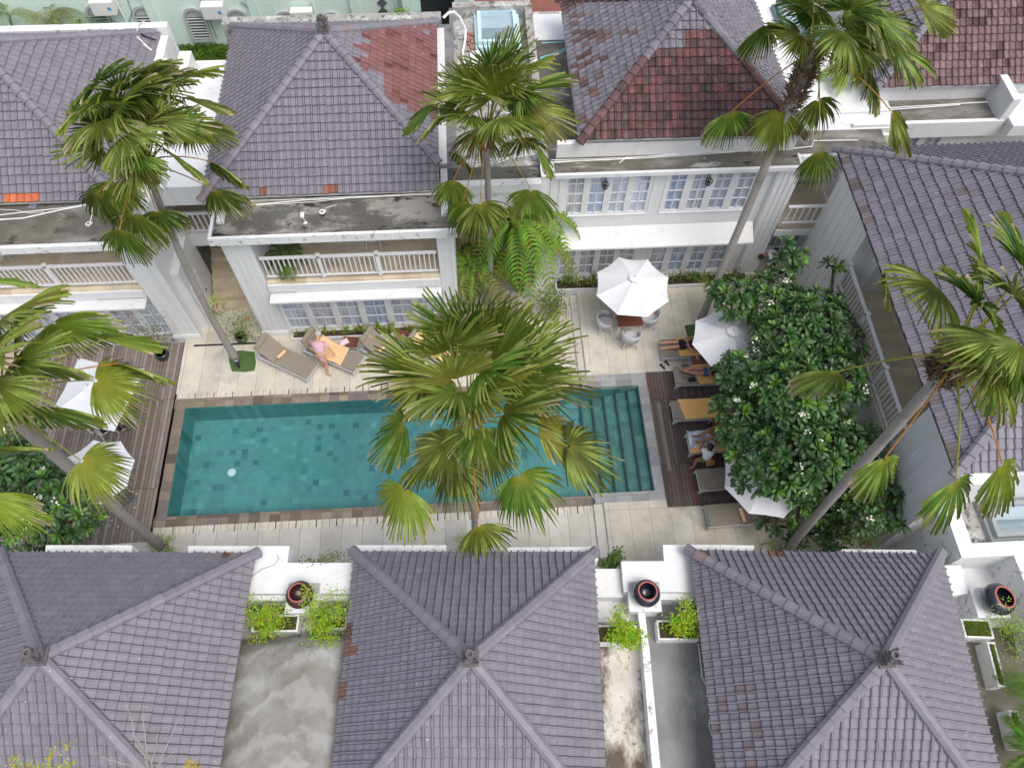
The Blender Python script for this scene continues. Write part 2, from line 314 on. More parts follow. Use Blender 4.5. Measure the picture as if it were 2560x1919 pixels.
# upper terrace with one tread
t = MB(); t.box(3.45, 12.55, -.04, 11.6, 17.5, .18); t.box(3.5, 3.5, -.04, 11.2, 8.06, .18); t.box(5.42, 8.06, -.04, 11.2, 12.55, .17); structure('upper_terrace', t, 'paving')
t = MB(); t.box(3.2, 12.55, -.04, 3.45, 15.9, .09); t.box(3.2, 4.2, -.04, 3.5, 8.06, .09); structure('terrace_step', t, 'paving_grey')
# pool basin
D_ = -.95
x0 += .004; y0 += .004; x1 -= .004; y1 -= .004
t = MB(); t.add([(x0, y0, D_), (x1, y0, D_), (x1, y1, D_), (x0, y1, D_)], [(0, 1, 2, 3)])
t.add([(x0, y0, 0), (x1, y0, 0), (x1, y1, 0), (x0, y1, 0), (x0, y0, D_), (x1, y0, D_), (x1, y1, D_), (x0, y1, D_)], [(1, 0, 4, 5), (2, 1, 5, 6), (3, 2, 6, 7), (0, 3, 7, 4)])
structure('pool_basin', t, 'pooltile')
t = MB(); e = MB()
for k in range(5):
    xa = 3.25+k*.38; zt = D_+.16*(k+1)
    t.box(xa, y0+.01, D_, x1-.01, y1-.01, zt) if k == 0 else t.box(xa, y0+.01, zt-.16, x1-.01, y1-.01, zt)
    e.box(xa-.004, y0+.012, zt-.03, xa+.05, y1-.012, zt+.004)
structure('pool_steps', t, 'poolstep'); structure('pool_step_nosing', e, 'pooledge')
t = MB(); t.add([(x0, y0, -.06), (x1, y0, -.06), (x1, y1, -.06), (x0, y1, -.06)], [(0, 1, 2, 3)]); structure('pool_water', t, 'water')
# decks
t = MB(); t.prism([(-16, 7.45), (-10.12, 7.65), (-10.12, 14.6), (-16, 14.6)], -.04, .05); structure('wooden_deck_left', t, 'deck_l')
t = MB(); t.box(5.43, 7.82, .1, 11.1, 12.55, .215); structure('wooden_deck_right', t, 'deck_r')
t = MB()
t.box(5.62, 9.0, .2, 5.74, 11.4, .225); structure('deck_board_pale', t, simple('pale_deck_board', (.2, .17, .15), .8, .15, 5))
# underwater light / drain disc
c = (-8.288,10.144,-0.93)
o = MB().lathe([(.0, .03), (.1, .03), (.14, .0)], c, 20).build('pool_drain', 'white_paint'); tag(o, 'round pale disc on the pool floor near its left end', 'drain')

# ================================================================ TILED ROOFS
GREY = (.205, .192, .226)
def pal(base, dv=.08):
    k = 1+random.uniform(-dv, dv); return tuple(b*k for b in base)
def tile_face(mb, A, B, C, D, colfn, tw=.205, ex=.262, rib=1, jit=.006):
    """roof face with eave A->B and top C (above A) -> D (above B); C==D for a triangle. rib: side the roll sits"""
    A, B, C, D = V(A), V(B), V(C), V(D); e = (B-A).normalized(); n = e.cross((C+D)/2-A).normalized()
    if n.z < 0: n = -n
    up = n.cross(e).normalized()
    if up.z < 0: up = -up
    L_ = (B-A).length; Hh = max((C-A).dot(up), (D-A).dot(up)); rows = int(Hh/ex)+2
    lo, hi = min(0, (C-A).dot(e)), max(L_, (D-A).dot(e)); j0, j1 = int(lo/tw)-1, int(hi/tw)+2
    cA = ((C-A).dot(e), (C-A).dot(up)); cB = ((D-A).dot(e), (D-A).dot(up))
    def xlim(y):
        return (cA[0]*y/cA[1], L_+(cB[0]-L_)*y/cB[1])
    prof = [(0, -.016), (.035, -.016), (.07, -.003), (.6, -.004), (.7, .002), (.74, .028), (.81, .042), (.89, .042), (.96, .026), (1.0, -.016)]
    if rib < 0: prof = [(1-a, b) for a, b in prof[::-1]]
    rowoff = [random.uniform(-.006, .006) for _ in range(rows+2)]
    for i in range(-0, rows):
        y_a = i*ex-.02; y_b = (i+1)*ex+.02
        if y_a > Hh: break
        xl0, xr0 = xlim(max(0, y_a)); xl1, xr1 = xlim(min(Hh, y_b)) if y_b < Hh else (xlim(Hh))
        for j in range(j0, j1):
            xa = j*tw+rowoff[i]; xb = xa+tw
            if xb < min(xl0, xl1)-.02 or xa > max(xr0, xr1)+.02: continue
            jy = random.uniform(-jit, jit)*2; lift = .036+random.uniform(-.005, .007); dj = random.uniform(-.003, .003)
            col = colfn(i, j, rows); P = []
            if col is None: continue
            for (yy, h) in ((y_a+jy, 0.), (y_a+jy, lift), (y_a+jy+.011, lift+.002), (y_b, .0)):
                for (u, hz) in prof:
                    x = xa+u*tw+dj
                    l, r = xlim(min(max(yy, 0), Hh)); x = min(max(x, l), r)
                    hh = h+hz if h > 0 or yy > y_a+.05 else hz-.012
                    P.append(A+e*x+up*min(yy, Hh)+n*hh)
            m = len(prof); F = [(k, k+1, m+k+1, m+k) for k in range(m-1)]+[(m+k, m+k+1, 2*m+k+1, 2*m+k) for k in range(m-1)]; lap_shade = tuple(.45*q for q in col)   # lip and lower strip darkened to paint in the shadow line between courses
            mb.add(P, F, lap_shade); mb.add(P[2*m:], [(k, k+1, m+k+1, m+k) for k in range(m-1)], col)
def hip_caps(mb, a, b, colfn, r=.13, step=.31, lift=.02):
    a, b = V(a), V(b); d = (b-a); L_ = d.length; d.normalize(); side = d.cross(V((0, 0, 1))).normalized(); up = side.cross(d).normalized(); n = int(L_/step)
    st = L_/n
    for i in range(n):
        p0 = a+d*(i*st-.02); p1 = a+d*((i+1)*st+.02); P = []
        for (p, rr, lf) in ((p0, r*1.12, lift+.02), (p1, r*.96, lift)):
            for (u, h) in ((-1.0, -.55), (-.92, .12), (-.42, .62), (.42, .62), (.92, .12), (1.0, -.55)):
                P.append(p+side*u*rr+up*(h*rr*.95+lf))
        mb.add(P, [(k, k+1, 7+k, 6+k) for k in range(5)]+[(5, 4, 3, 2, 1, 0), (6, 7, 8, 9, 10, 11)], colfn(i, n))
def finial(parent, p, lean=(0, 0), s=1.0, m='white_old'):
    f = MB(); x, y, z = p
    f.box(x-.17*s, y-.17*s, z-.12, x+.17*s, y+.17*s, z+.06); f.box(x-.13*s, y-.13*s, z+.06, x+.13*s, y+.13*s, z+.14)
    for k in range(4):
        a = k*pi/2+pi/4
        for (r0, h, wd) in ((.12, .14, .07), (.17, .27, .05), (.12, .36, .04)):
            f.tube([(x+cos(a)*.05, y+sin(a)*.05, z+h-.05), (x+cos(a)*r0*s, y+sin(a)*r0*s, z+h), (x+cos(a)*(r0+.06)*s, y+sin(a)*(r0+.06)*s, z+h+.1)], [wd*s, wd*.8*s, .01], 6)
    f.lathe([(.09*s, .1), (.11*s, .25), (.06*s, .38), (.09*s, .42), (.09*s, .5), (.05*s, .5), (.05*s, .44)], (x, y, z), 12)
    return f.build('finial', m, parent)
def pyramid_roof(parent, eaves, apex, colfns, capfn, mat='tile', ribs=(1, 1, 1, 1), clipx=None, tw=.205, ex=.255):
    """eaves: 4 corners counter-clockwise from front-left (south-west); one roof part, caps and finial as sub-parts"""
    mb = MB(); z0 = eaves[0][2]
    for k in range(4):
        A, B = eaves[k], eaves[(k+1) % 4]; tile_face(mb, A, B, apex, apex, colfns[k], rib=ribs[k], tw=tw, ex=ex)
    ap = V(apex)
    for k in range(4):                                             # board under the tiles
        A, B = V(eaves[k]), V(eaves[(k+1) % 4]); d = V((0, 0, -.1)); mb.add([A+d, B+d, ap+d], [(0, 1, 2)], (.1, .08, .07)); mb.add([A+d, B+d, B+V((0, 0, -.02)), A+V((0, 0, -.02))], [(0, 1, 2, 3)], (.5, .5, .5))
    if clipx is not None:
        bm = bmesh.new(); me0 = mb.build('tmp', mat, None, colattr=True); bm.from_mesh(me0.data)
        bmesh.ops.bisect_plane(bm, geom=bm.verts[:]+bm.edges[:]+bm.faces[:], plane_co=(clipx, 0, 0), plane_no=(1, 0, 0), clear_outer=True)
        bm.to_mesh(me0.data); bm.free(); me0.name = 'roof'; me0.parent = parent; me0.location = -OFF[parent.name]; OFF[me0.name] = V((0, 0, 0)); roof = me0
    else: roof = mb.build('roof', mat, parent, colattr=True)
    for k in range(4):
        E = V(eaves[k]); a_ = V(apex); n = 1.
        if clipx is not None and E.x > clipx: t_ = (clipx-a_.x)/(E.x-a_.x); E = a_+(E-a_)*t_
        c_ = MB(); out = (E-a_).normalized()*.12; hip_caps(c_, E+(out if clipx is None or E.x < clipx-.01 else V((0, 0, 0))), a_, capfn); c_.build('ridge_cap', mat, roof, colattr=True)
    finial(roof, apex, m=M['finial'])
    return roof
M['finial'] = simple('carved_grey_stone', (.13, .12, .13), .8, .3, 9, b=.3)
def f_grey(base=GREY, dv=.07, patch=0., patchcol=(.16, .11, .1)):
    def f(i, j, rows):
        if random.random() < patch: return pal(patchcol, .3)
        return pal(base, dv)
    return f
def cap_grey(i, n): return pal(GREY if random.random() > .02 else (.25, .19, .2), .08)

# ================================================================ VILLA PIECES
def wall_open(mb, x0, x1, z0, z1, ya, yb, ops):
    """wall in the X/Z plane from ya to yb thick, with rectangular openings (xa, xb, za, zb)"""
    xs = sorted({x0, x1, *[o[0] for o in ops], *[o[1] for o in ops]}); zs = sorted({z0, z1, *[o[2] for o in ops], *[o[3] for o in ops]})
    for a, b in zip(xs, xs[1:]):
        run = None
        for c_, d in zip(zs, zs[1:]):
            mx, mz = (a+b)/2, (c_+d)/2
            hole = any(o[0] < mx < o[1] and o[2] < mz < o[3] for o in ops)
            if not hole:
                if run is None: run = [c_, d]
                else: run[1] = d
            if hole and run: mb.box(a, ya, run[0], b, yb, run[1]); run = None
        if run: mb.box(a, ya, run[0], b, yb, run[1])
def sash(parent, xa, xb, za, zb, Y, cols=2, rows=4, sx=1):
    """a glazed sash filling the opening: frame with muntins; pane and curtain are sub-parts"""
    f = MB(); b = .032; y0_, y1_ = Y-.012, Y+.04
    f.box(xa, y0_, za, xa+b, y1_, zb); f.box(xb-b, y0_, za, xb, y1_, zb); f.box(xa+b, y0_, za, xb-b, y1_, za+b); f.box(xa+b, y0_, zb-b, xb-b, y1_, zb)
    for k in range(1, cols): x = xa+b+(xb-xa-2*b)*k/cols; f.box(x-.012, y0_+.004, za+b, x+.012, y1_-.004, zb-b)
    for k in range(1, rows): z = za+b+(zb-za-2*b)*k/rows; f.box(xa+b, y0_+.006, z-.012, xb-b, y1_-.006, z+.012)
    o = f.build('window', 'frame', parent)
    p = MB(); p.box(xa+b*.5, Y+.018, za+b*.5, xb-b*.5, Y+.022, zb-b*.5); p.build('pane', 'glass', o)
    c_ = MB(); n = 14; P = []
    for k in range(n+1):
        x = xa+(xb-xa)*k/n; y = Y+.1+.018*sin(k*2.3+xa*9)+.01*sin(k*4.1); P += [(x, y, za), (x, y, zb)]
    c_.add(P, [(2*k, 2*k+2, 2*k+3, 2*k+1) for k in range(n)]); c_.build('curtain', random.choice(('curtain', 'curtain', 'curtain2', 'curtain3')), o, smooth=True)
    return o
def railing(parent, a, b, zb, zt, posts=(0, .5, 1), sp=.14, name='railing', rail=.06):
    """balustrade from a to b (x, y), foot at zb, top at zt"""
    r = MB(); a, b = V((*a, 0)), V((*b, 0)); d = b-a; L_ = d.length; d.normalize(); up = V((0, 0, 1))
    r.bar(a+up*zt, b+up*zt, rail+.03, rail); r.bar(a+up*(zb+.1), b+up*(zb+.1), rail, rail*.8)
    n = max(2, int(L_/sp))
    for k in range(n): p = a+d*(L_*(k+.5)/n); r.bar(p+up*(zb+.1), p+up*zt, .035, .035)
    for q in posts: p = a+d*(L_*q); r.bar(p+up*(zb-.02), p+up*(zt+.07), .09, .09); r.bar(p+up*(zt+.07), p+up*(zt+.1), .13, .13)
    return r.build(name, 'white_paint', parent)
def lantern(parent, x, y, z):
    l = MB(); l.tube([(x, y+.1, z+.16), (x, y, z+.18), (x, y, z+.1)], .012, 5)
    for k in range(8):
        a = 2*pi*k/8; l.tube([(x+.02*cos(a), y+.02*sin(a), z+.1), (x+.11*cos(a), y+.11*sin(a), z-.02), (x+.07*cos(a), y+.07*sin(a), z-.2), (x, y, z-.26)], .009, 4)
    for (r_, zz) in ((.11, -.02), (.09, -.12)): l.tube([(x+r_*cos(2*pi*k/10), y+r_*sin(2*pi*k/10), z+zz) for k in range(11)], .009, 4)
    l.ball((x, y, z-.1), .045, 8, 5); return l.build('wall_lantern', 'black', parent)
def fluted(parent, xa, xb, yf, yb, z0, z1, face='S', n=3):
    c_ = MB(); c_.box(xa, yf, z0, xb, yb, z1)
    if face == 'S':
        wd = (xb-xa)
        for k in range(n+1): x = xa+wd*(.12+.76*k/n); c_.box(x-.045, yf-.025, z0+.32, x+.045, yf, z1-.001)
        c_.box(xa-.05, yf-.06, z0, xb+.05, yf, z0+.16); c_.box(xa-.03, yf-.04, z0+.16, xb+.03, yf, z0+.22)
    else:
        wd = (yb-yf)
        for k in range(n+1): y = yf+wd*(.1+.8*k/n); c_.box(xa-.025, y-.05, z0+.32, xa, y+.05, z1-.001)
        c_.box(xa-.06, yf-.05, z0, xa, yb+.05, z0+.16)
    return c_.build('column', 'white', parent)

# ---------------------------------------------------------------- centre villa (behind the pool)
vc = thing('villa', 'two storey villa behind the angled loungers, grey roof with one big red patch', 'villa', (-4.2, 15, 0))
EV = 5.5
def c_right(i, j, rows):                                            # east face: unpainted red with grey remains
    # j counts along the eave from front to back
    y = i/rows; a = j/36.
    if y > .66+.04*sin(j*1.7) or a < .3+.02*sin(i*2.1) or (.62 > y > .5 and a < .42): return pal(GREY, .07)
    if a > .82 and random.random() < .25: return pal((.3, .3, .32) if random.random() < .5 else GREY, .1)
    if random.random() < .07: return pal((.14, .05, .045), .3)
    return pal((.21, .095, .095), .13)
def c_front(i, j, rows):
    if i == 0 and j in (8, 17, 18): return pal((.24, .1, .06), .2)
    return pal(GREY, .06)
ECs = [(-7.87, 15.98, EV), (-.4, 15.98, EV), (-.4, 23.7, EV), (-7.87, 23.7, EV)]
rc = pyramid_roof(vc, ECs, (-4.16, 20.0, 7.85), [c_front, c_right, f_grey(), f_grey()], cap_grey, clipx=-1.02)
# black mould covered ledge with shallow kerb
t = MB(); t.box(-7.5, 14.62, 5.12, -.62, 16.9, 5.3); t.build('ledge', 'blackslab', vc)
MB().box(-6.6, 14.64, 5.03, -1.2, 17.0, 5.118).build('balcony_ceiling', 'white', vc)
t = MB(); t.box(-7.58, 14.52, 5.06, -.56, 14.62, 5.36); t.box(-7.58, 14.62, 5.06, -7.5, 16.4, 5.36); t.build('cornice', 'white_old', vc)
for nm, pts, r in (('cable', [(-7.287,15.857,5.33), (-6.36,15.783,5.33), (-4.988,15.904,5.33), (-1.084,15.962,5.34)], .016), ('cable', [(-7.301,15.965,5.33), (-5.681,15.927,5.34), (-3.946,15.97,5.34), (-1.084,15.922,5.35)], .01), ('cable', [(-6.816,15.758,5.33), (-4.75,15.815,5.33), (-3.365,15.953,5.33), (-1.025,16.007,5.34)], .009)):
    MB().tube(pts, r, 6).build(nm, 'pvc', vc)
def coil(parent, c, r, tail=()):
    P = [(c[0]+cos(a*.5)*(r-.0015*a)+.01*(a % 3), c[1]+sin(a*.5)*(r-.0015*a), c[2]+.0006*a) for a in range(40)]
    MB().tube(list(tail)+P, .008, 5).build('cable_coil', 'pvc', parent)
coil(vc, (-4.438,15.427,5.32), .1, [(-4.028,15.698,5.32), (-4.332,15.574,5.32)]); coil(vc, (-4.889,15.026,5.32), .06, [(-4.973,15.225,5.32)])
t = MB(); p = (-4.991,15.316,5.32); t.box(p[0]-.05, p[1]-.09, p[2]-.01, p[0]+.05, p[1]+.09, p[2]+.06); t.build('junction_box', 'pvc', vc, bevel=.01)
fluted(vc, -7.45, -6.62, 14.82, 16.6, 0, 5.06); fluted(vc, -1.2, -.7, 14.82, 16.6, 0, 5.06, n=1)
# body of the house
t = MB(); wall_open(t, -7.4, -.8, 0, 2.35, 14.98, 15.12, ops := [(x, x+.74, .05, 2.26) for x in (-6.55, -5.66, -4.77, -3.88, -2.99, -2.1)])
t.box(-7.4, 17.0, 0, -.8, 23.3, 5.5); t.box(-7.4, 15.12, 0, -7.2, 17.0, 5.4); t.box(-1., 15.12, 0, -.8, 17.0, 5.4); t.build('wall', 'white', vc)
for o_ in ops: sash(vc, o_[0], o_[1], o_[2], o_[3], 15.0, 2, 4)
t = MB(); t.box(-6.62, 14.42, 2.28, -1.2, 14.98, 2.37); t.box(-5.8, 14.78, 2.37, -2.0, 14.98, 2.5); t.build('hood', 'white', vc, bevel=.01)
t = MB(); t.box(-6.6, 14.74, 2.5, -1.2, 14.98, 2.82); t.box(-6.62, 14.9, 2.36, -1.2, 15.1, 2.5); t.build('balcony_fascia', 'white', vc)
t = MB(); t.box(-6.6, 14.8, 2.82, -1.2, 17.0, 2.9); t.build('balcony_floor', 'balcony', vc)
railing(vc, (-6.55, 14.9), (-1.25, 14.9), 3.0, 3.98, (.33, .66), .15)
for x in (-5.3, -2.62): lantern(vc, x, 14.86, 1.98)

# ---------------------------------------------------------------- right villa (behind the dining umbrella)
vr = thing('villa', 'two storey villa behind the dining umbrella, two rows of windows, worn red front roof', 'villa', (6.4, 16.8, 0))
def r_left(i, j, rows):
    v = noise.noise(V((i*.35, j*.22, 3.)))
    if i < 3 and random.random() < .2: return pal((.15, .09, .085), .3)
    if v > .33 or random.random() < .03: return pal((.14, .1, .1), .35)
    return pal(GREY, .1)
def r_front(i, j, rows):
    if i > rows*.66 and not (j > 19 and i < rows*.8): return pal(GREY, .08)
    if i > rows*.58 and j < 15: return pal(GREY, .08)
    v = noise.noise(V((i*.5, j*.35, 9.)))
    if random.random() < .3: return pal((.095, .062, .063), .3)
    return pal((.125, .068, .07), .25) if v < .05 else pal((.165, .07, .073), .22)
def r_cap(i, n): return pal((.13, .075, .075) if i < n*.55 else GREY, .25)
ERs = [(*(3.206,17.083), 6.2), (*(9.804,17.002), 6.2), (9.62, 23.6, 6.2), (3.15, 23.6, 6.2)]
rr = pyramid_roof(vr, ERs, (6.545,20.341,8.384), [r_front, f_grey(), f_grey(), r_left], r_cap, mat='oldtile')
t = MB(); t.box(2.4, 16.35, 5.36, 9.9, 16.45, 5.5); t.build('cornice', 'white', vr)
t = MB(); t.box(2.45, 16.45, 5.36, 9.85, 17.12, 5.46); t.build('ledge', 'brownslab2', vr)
t = MB(); t.box(3.3, 17.3, 5.0, 9.6, 23.4, 6.1); t.box(2.5, 17.12, 5.0, 9.75, 17.3, 5.98); t.build('upper_wall', 'white', vr)
W2 = [2.84+.68*k for k in range(4)]+[6.0+.71*k for k in range(4)]
ops2 = [(x, x+.54, 3.5, 5.3) for x in W2]; ops1 = [(x, x+.54, .3, 2.3) for x in W2]
t = MB(); wall_open(t, 2.5, 9.75, 0, 5.355, 16.62, 16.78, ops1+ops2); t.build('wall', 'white', vr)
for a, b, c_, d in ops1+ops2: sash(vr, a, b, c_, d, 16.635, 2, 4)
for a, b in ((2.76, 5.5), (5.92, 8.78)):
    for z0_, z1_ in ((3.45, 5.3), (.25, 2.3)): MB().box(a-.04, 16.59, z0_, a, 16.62, z1_).box(b, 16.59, z0_, b+.04, 16.62, z1_).box(a-.04, 16.585, z0_-.04, b+.04, 16.62, z0_).build('window_surround', 'white_paint', vr)
fluted(vr, 2.0, 2.7, 16.5, 17.1, 0, 5.35, n=2); fluted(vr, 9.25, 9.98, 16.5, 17.1, 0, 5.35, n=3)
t = MB(); t.add([(2.75, 16.0, 2.42), (9.15, 16.0, 2.42), (9.15, 16.615, 2.42), (2.75, 16.615, 2.42), (2.75, 16.0, 2.5), (9.15, 16.0, 2.5), (9.15, 16.615, 2.86), (2.75, 16.615, 2.86)], [(3, 2, 1, 0), (4, 5, 6, 7), (0, 1, 5, 4), (1, 2, 6, 5), (3, 0, 4, 7)]); t.build('hood', 'white', vr)
for x, z in ((3.98, 4.95), (7.18, 4.95), (3.95, 2.1), (7.2, 2.1)): lantern(vr, x, 16.5, z)
for k, pts in enumerate(([(2.337,17.041,5.46), (3.813,17.024,5.46), (5.645,17.057,5.46), (8.063,17.183,5.46)], [(2.416,16.972,5.46), (4.049,16.963,5.46), (6.269,17.13,5.46), (8.261,17.242,5.46)], [(2.351,16.925,5.46), (3.201,16.969,5.46), (5.024,16.986,5.46), (7.989,17.119,5.46)], [(4.37,16.817,5.46), (4.646,17.069,5.46)])): MB().tube(pts, .012, 5).build('cable', 'pvc', vr)

# ---------------------------------------------------------------- left villa
vl = thing('villa', 'white villa at the left edge, grey roof with a few new orange tiles', 'villa', (-13, 15, 0))
def l_front(i, j, rows):
    if i == 0 and 20 <= j <= 24: return pal((.55, .16, .07), .1)
    return pal(GREY, .06)
ELs = [(-17.6, 16.05, EV), (-10.3, 16.05, EV), (-10.3, 23.5, EV), (-17.6, 23.5, EV)]
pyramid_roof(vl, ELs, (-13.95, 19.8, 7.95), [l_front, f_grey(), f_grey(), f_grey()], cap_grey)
t = MB(); t.box(-17.6, 14.6, 5.12, -10.0, 17, 5.3); t.build('ledge', 'brownslab2', vl)
MB().box(-17.6, 14.62, 5.03, -10.5, 17.0, 5.118).build('balcony_ceiling', 'white', vl)
t = MB(); t.box(-17.6, 14.48, 5.08, -9.95, 14.6, 5.34); t.build('cornice', 'white_old', vl)
t = MB(); wall_open(t, -17.6, -10.2, 0, 2.35, 14.98, 15.12, opl := [(-11.2-.89*k, -11.2-.89*k+.74, .05, 2.26) for k in range(7)])
t.box(-17.6, 17.0, 0, -10.0, 23.3, 5.5); t.build('wall', 'white', vl)
for o_ in opl: sash(vl, *o_, 15.0, 2, 4)
fluted(vl, -11.0+.55, -9.6, 14.82, 16.9, 0, 5.08, n=3)
t = MB(); t.box(-17.6, 14.42, 2.28, -10.5, 14.98, 2.37); t.box(-17.6, 14.78, 2.37, -12, 14.98, 2.5); t.build('hood', 'white', vl, bevel=.01)
t = MB(); t.box(-17.6, 14.74, 2.5, -10.45, 14.98, 2.82); t.box(-17.6, 14.9, 2.36, -10.45, 15.1, 2.5); t.build('balcony_fascia', 'white', vl)
t = MB(); t.box(-17.6, 14.8, 2.82, -10.3, 17.0, 2.9); t.build('balcony_floor', 'balcony', vl)
railing(vl, (-17.5, 14.9), (-10.45, 14.9), 3.0, 3.98, (.3, .66, ), .15)
for k, pts in enumerate(([(-14.266,15.662,5.32), (-12.965,15.826,5.32), (-11.86,15.926,5.32), (-11.039,16.053,5.34)], [(-14.232,15.541,5.32), (-12.908,15.598,5.32), (-11.957,15.855,5.32), (-11.032,16.022,5.34), (-10.986,15.394,5.33)], [(-14.136,16.002,5.32), (-13.212,15.914,5.32), (-12.84,15.775,5.32), (-12.396,15.8,5.32)])): MB().tube(pts, (.014, .018, .008)[k], 6).build('cable', 'pvc', vl)
coil(vl, (-11.028,15.277,5.33), .1)
t = MB(); t.box(-17.8, 23.35, 0, -10.0, 23.65, 5.75); t.build('rear_parapet', 'white_old', vl)
p = (-12.756,16.05,5.33); MB().add([(p[0]-.13, p[1]-.1, p[2]), (p[0]+.1, p[1]-.13, p[2]), (p[0]+.14, p[1]+.12, p[2]+.04), (p[0]-.1, p[1]+.1, p[2]+.04)], [(0, 1, 2, 3)], GREY).build('fallen_tile', 'tile', vl, colattr=True)
for pts in ([(-11.699,23.027,5.9), (-11.333,23.134,5.9), (-10.894,22.852,5.9), (-10.527,22.505,5.7), (-10.238,22.39,5.4), (-9.989,22.22,5.4), (-9.432,21.989,5.3)], [(-10.84,22.911,5.9), (-10.592,22.928,6.2), (-10.416,22.881,6.3), (-10.431,22.881,6.2)]): MB().tube(pts, .03, 6).build('cable_sleeve', 'pvc', vl)
for pts in ([(-10.808,22.978,5.85), (-10.544,22.833,5.8), (-10.251,22.775,5.7)], [(-10.84,22.684,5.8), (-10.789,22.317,5.7), (-10.664,22.107,5.6)]): MB().tube(pts, .03, 6).build('black_hose', 'black', vl)

# ---------------------------------------------------------------- link blocks between villas (flat roofs, stairs below)
lk = thing('stair_block', 'narrow white flat-roofed stair block between the left and centre villas', 'stair block', (-9, 17, 0))
t = MB(); t.box(-10.0, 17.0, 4.9, -7.9, 22.3, 5.1); t.build('flat_roof', 'whiteroof', lk)
MB().box(-10.0, 16.78, 4.35, -7.5, 17.0, 5.12).build('beam', 'white', lk); MB().box(-10.0, 22.3, 0, -7.4, 22.45, 5.13).build('wall', 'white', lk); MB().box(-9.95, 16.9, 2.3, -7.4, 17.1, 2.85).build('beam', 'white', lk)
t = MB(); t.box(-10.0, 17.1, 2.7, -7.4, 22.3, 2.85); t.build('landing', 'balcony', lk)
railing(lk, (-9.9, 17.0), (-7.5, 17.0), 2.85, 3.75, (), .16)
t = MB()
for k in range(8): t.box(-9.3, 15.9+.3*k, 0, -7.6, 16.2+.3*k, .17*(k+1))
t.build('stairs', 'balcony', lk)
t = MB(); t.box(-10.0, 15.2, 0, -9.35, 17.0, 3.0); t.build('side_wall', 'white', lk)
d_ = MB().box(-9.35, 15.4, .02, -9.32, 16.2, 1.95).box(-9.32, 15.5, .2, -9.31, 15.78, 1.7).box(-9.32, 15.84, .2, -9.31, 16.12, 1.7).build('door', 'white_paint', lk); MB().tube([(-9.32, 16.12, 1.0), (-9.26, 16.12, 1.0), (-9.26, 16.0, 1.0)], .014, 6).build('handle', 'black', d_)
p = (-9.192,21.643,5.1); t = MB(); t.box(p[0]-.2, p[1]-.6, 5.1, p[0]+.2, p[1]+.5, 5.75); t.build('roof_box', 'acm', lk, bevel=.02)
t = MB(); t.box(-9.8, 14.45, .0, -7.5, 14.52, .006); t.build('drain_channel', 'black', lk)

lc = thing('stair_block', 'grimy concrete flat-roofed block with a pale blue framed skylight between the centre and right villas', 'stair block', (.8, 20, 0))
t = MB(); t.box(-.55, 17.0, 4.9, 3.4, 24.6, 5.1); t.build('flat_roof', 'concrete', lc)
t = MB(); t.box(-1.0, 16.9, 4.95, -.62, 23.6, 5.42); t.box(-.62, 16.9, 5.1, -.5, 24.5, 5.4); t.build('gutter_wall', simple('dark_grey_gutter', (.2, .2, .21), .7, .25, 2, stains=[((.06, .055, .05), 3, .55, .7, None)]), lc)
t = MB(); t.box(2.0, 17.0, 5.1, 2.25, 24.5, 5.5); t.box(-.5, 24.3, 5.1, 2.2, 24.6, 5.55); t.build('parapet', 'concrete', lc)
t = MB(); t.box(-.6, 16.55, 5.0, 2.0, 17.1, 5.2); t.build('front_ledge', 'brownslab2', lc)
t = MB(); t.box(-.7, 16.3, 4.9, 2.0, 16.55, 5.24); t.box(-.7, 16.4, 3.9, 2.0, 16.6, 4.9); t.build('front_beam', 'white_old', lc)
t = MB(); t.box(2.3, 17.2, 5.1, 3.3, 23.0, 5.14); t.build('dark_roof_patch', 'brownslab2', lc)
t = MB(); t.box(2.3, 23.0, 5.1, 3.3, 24.4, 5.145); t.build('pale_roof_patch', 'whiteroof', lc)
def skylight(parent, c, w_, d_, h, fm):
    f = MB(); x, y, z = c
    f.box(x-w_/2-.1, y-d_/2-.1, z, x+w_/2+.1, y+d_/2+.1, z+h*.5)
    for q in ((x-w_/2, y-d_/2, x-w_/2+.12, y+d_/2), (x+w_/2-.12, y-d_/2, x+w_/2, y+d_/2), (x-w_/2+.12, y-d_/2, x+w_/2-.12, y-d_/2+.12), (x-w_/2+.12, y+d_/2-.12, x+w_/2-.12, y+d_/2)): f.box(q[0], q[1], z+h*.5, q[2], q[3], z+h)
    o = f.build('skylight', fm, parent)
    MB().box(x-w_/2+.12, y-d_/2+.12, z+h*.7, x+w_/2-.12, y+d_/2-.12, z+h*.72).build('pane', 'skyglass', o)
    MB().box(x-w_/2+.12, y-d_/2+.12, z+h*.5, x+w_/2-.12, y+d_/2-.12, z+h*.52).build('shaft_blind', 'greyframe', o)
    MB().box(x-w_/2+.12, y, z+h*.53, x+w_/2-.12, y+d_/2-.12, z+h*.6).build('blind', 'white_paint', o)
p = (1.015,23.532,5.2); M['paleblue'] = simple('pale_blue_frame', (.55, .72, .76), .5, .05)
skylight(lc, (p[0], p[1]+.0, 5.1), 1.35, 1.75, .3, 'paleblue')
p = (0.237,21.281,5.3); t = MB(); t.box(p[0]-.2, p[1]-.6, 5.1, p[0]+.16, p[1]+.35, 5.85); t.build('roof_box', 'acm', lc, bevel=.02)
t = MB()
for k in range(5): t.box(p[0]-.18, p[1]-.63, 5.2+.11*k, p[0]+.14, p[1]-.6, 5.25+.11*k)
t.build('vent_slats', 'white_paint', lc)
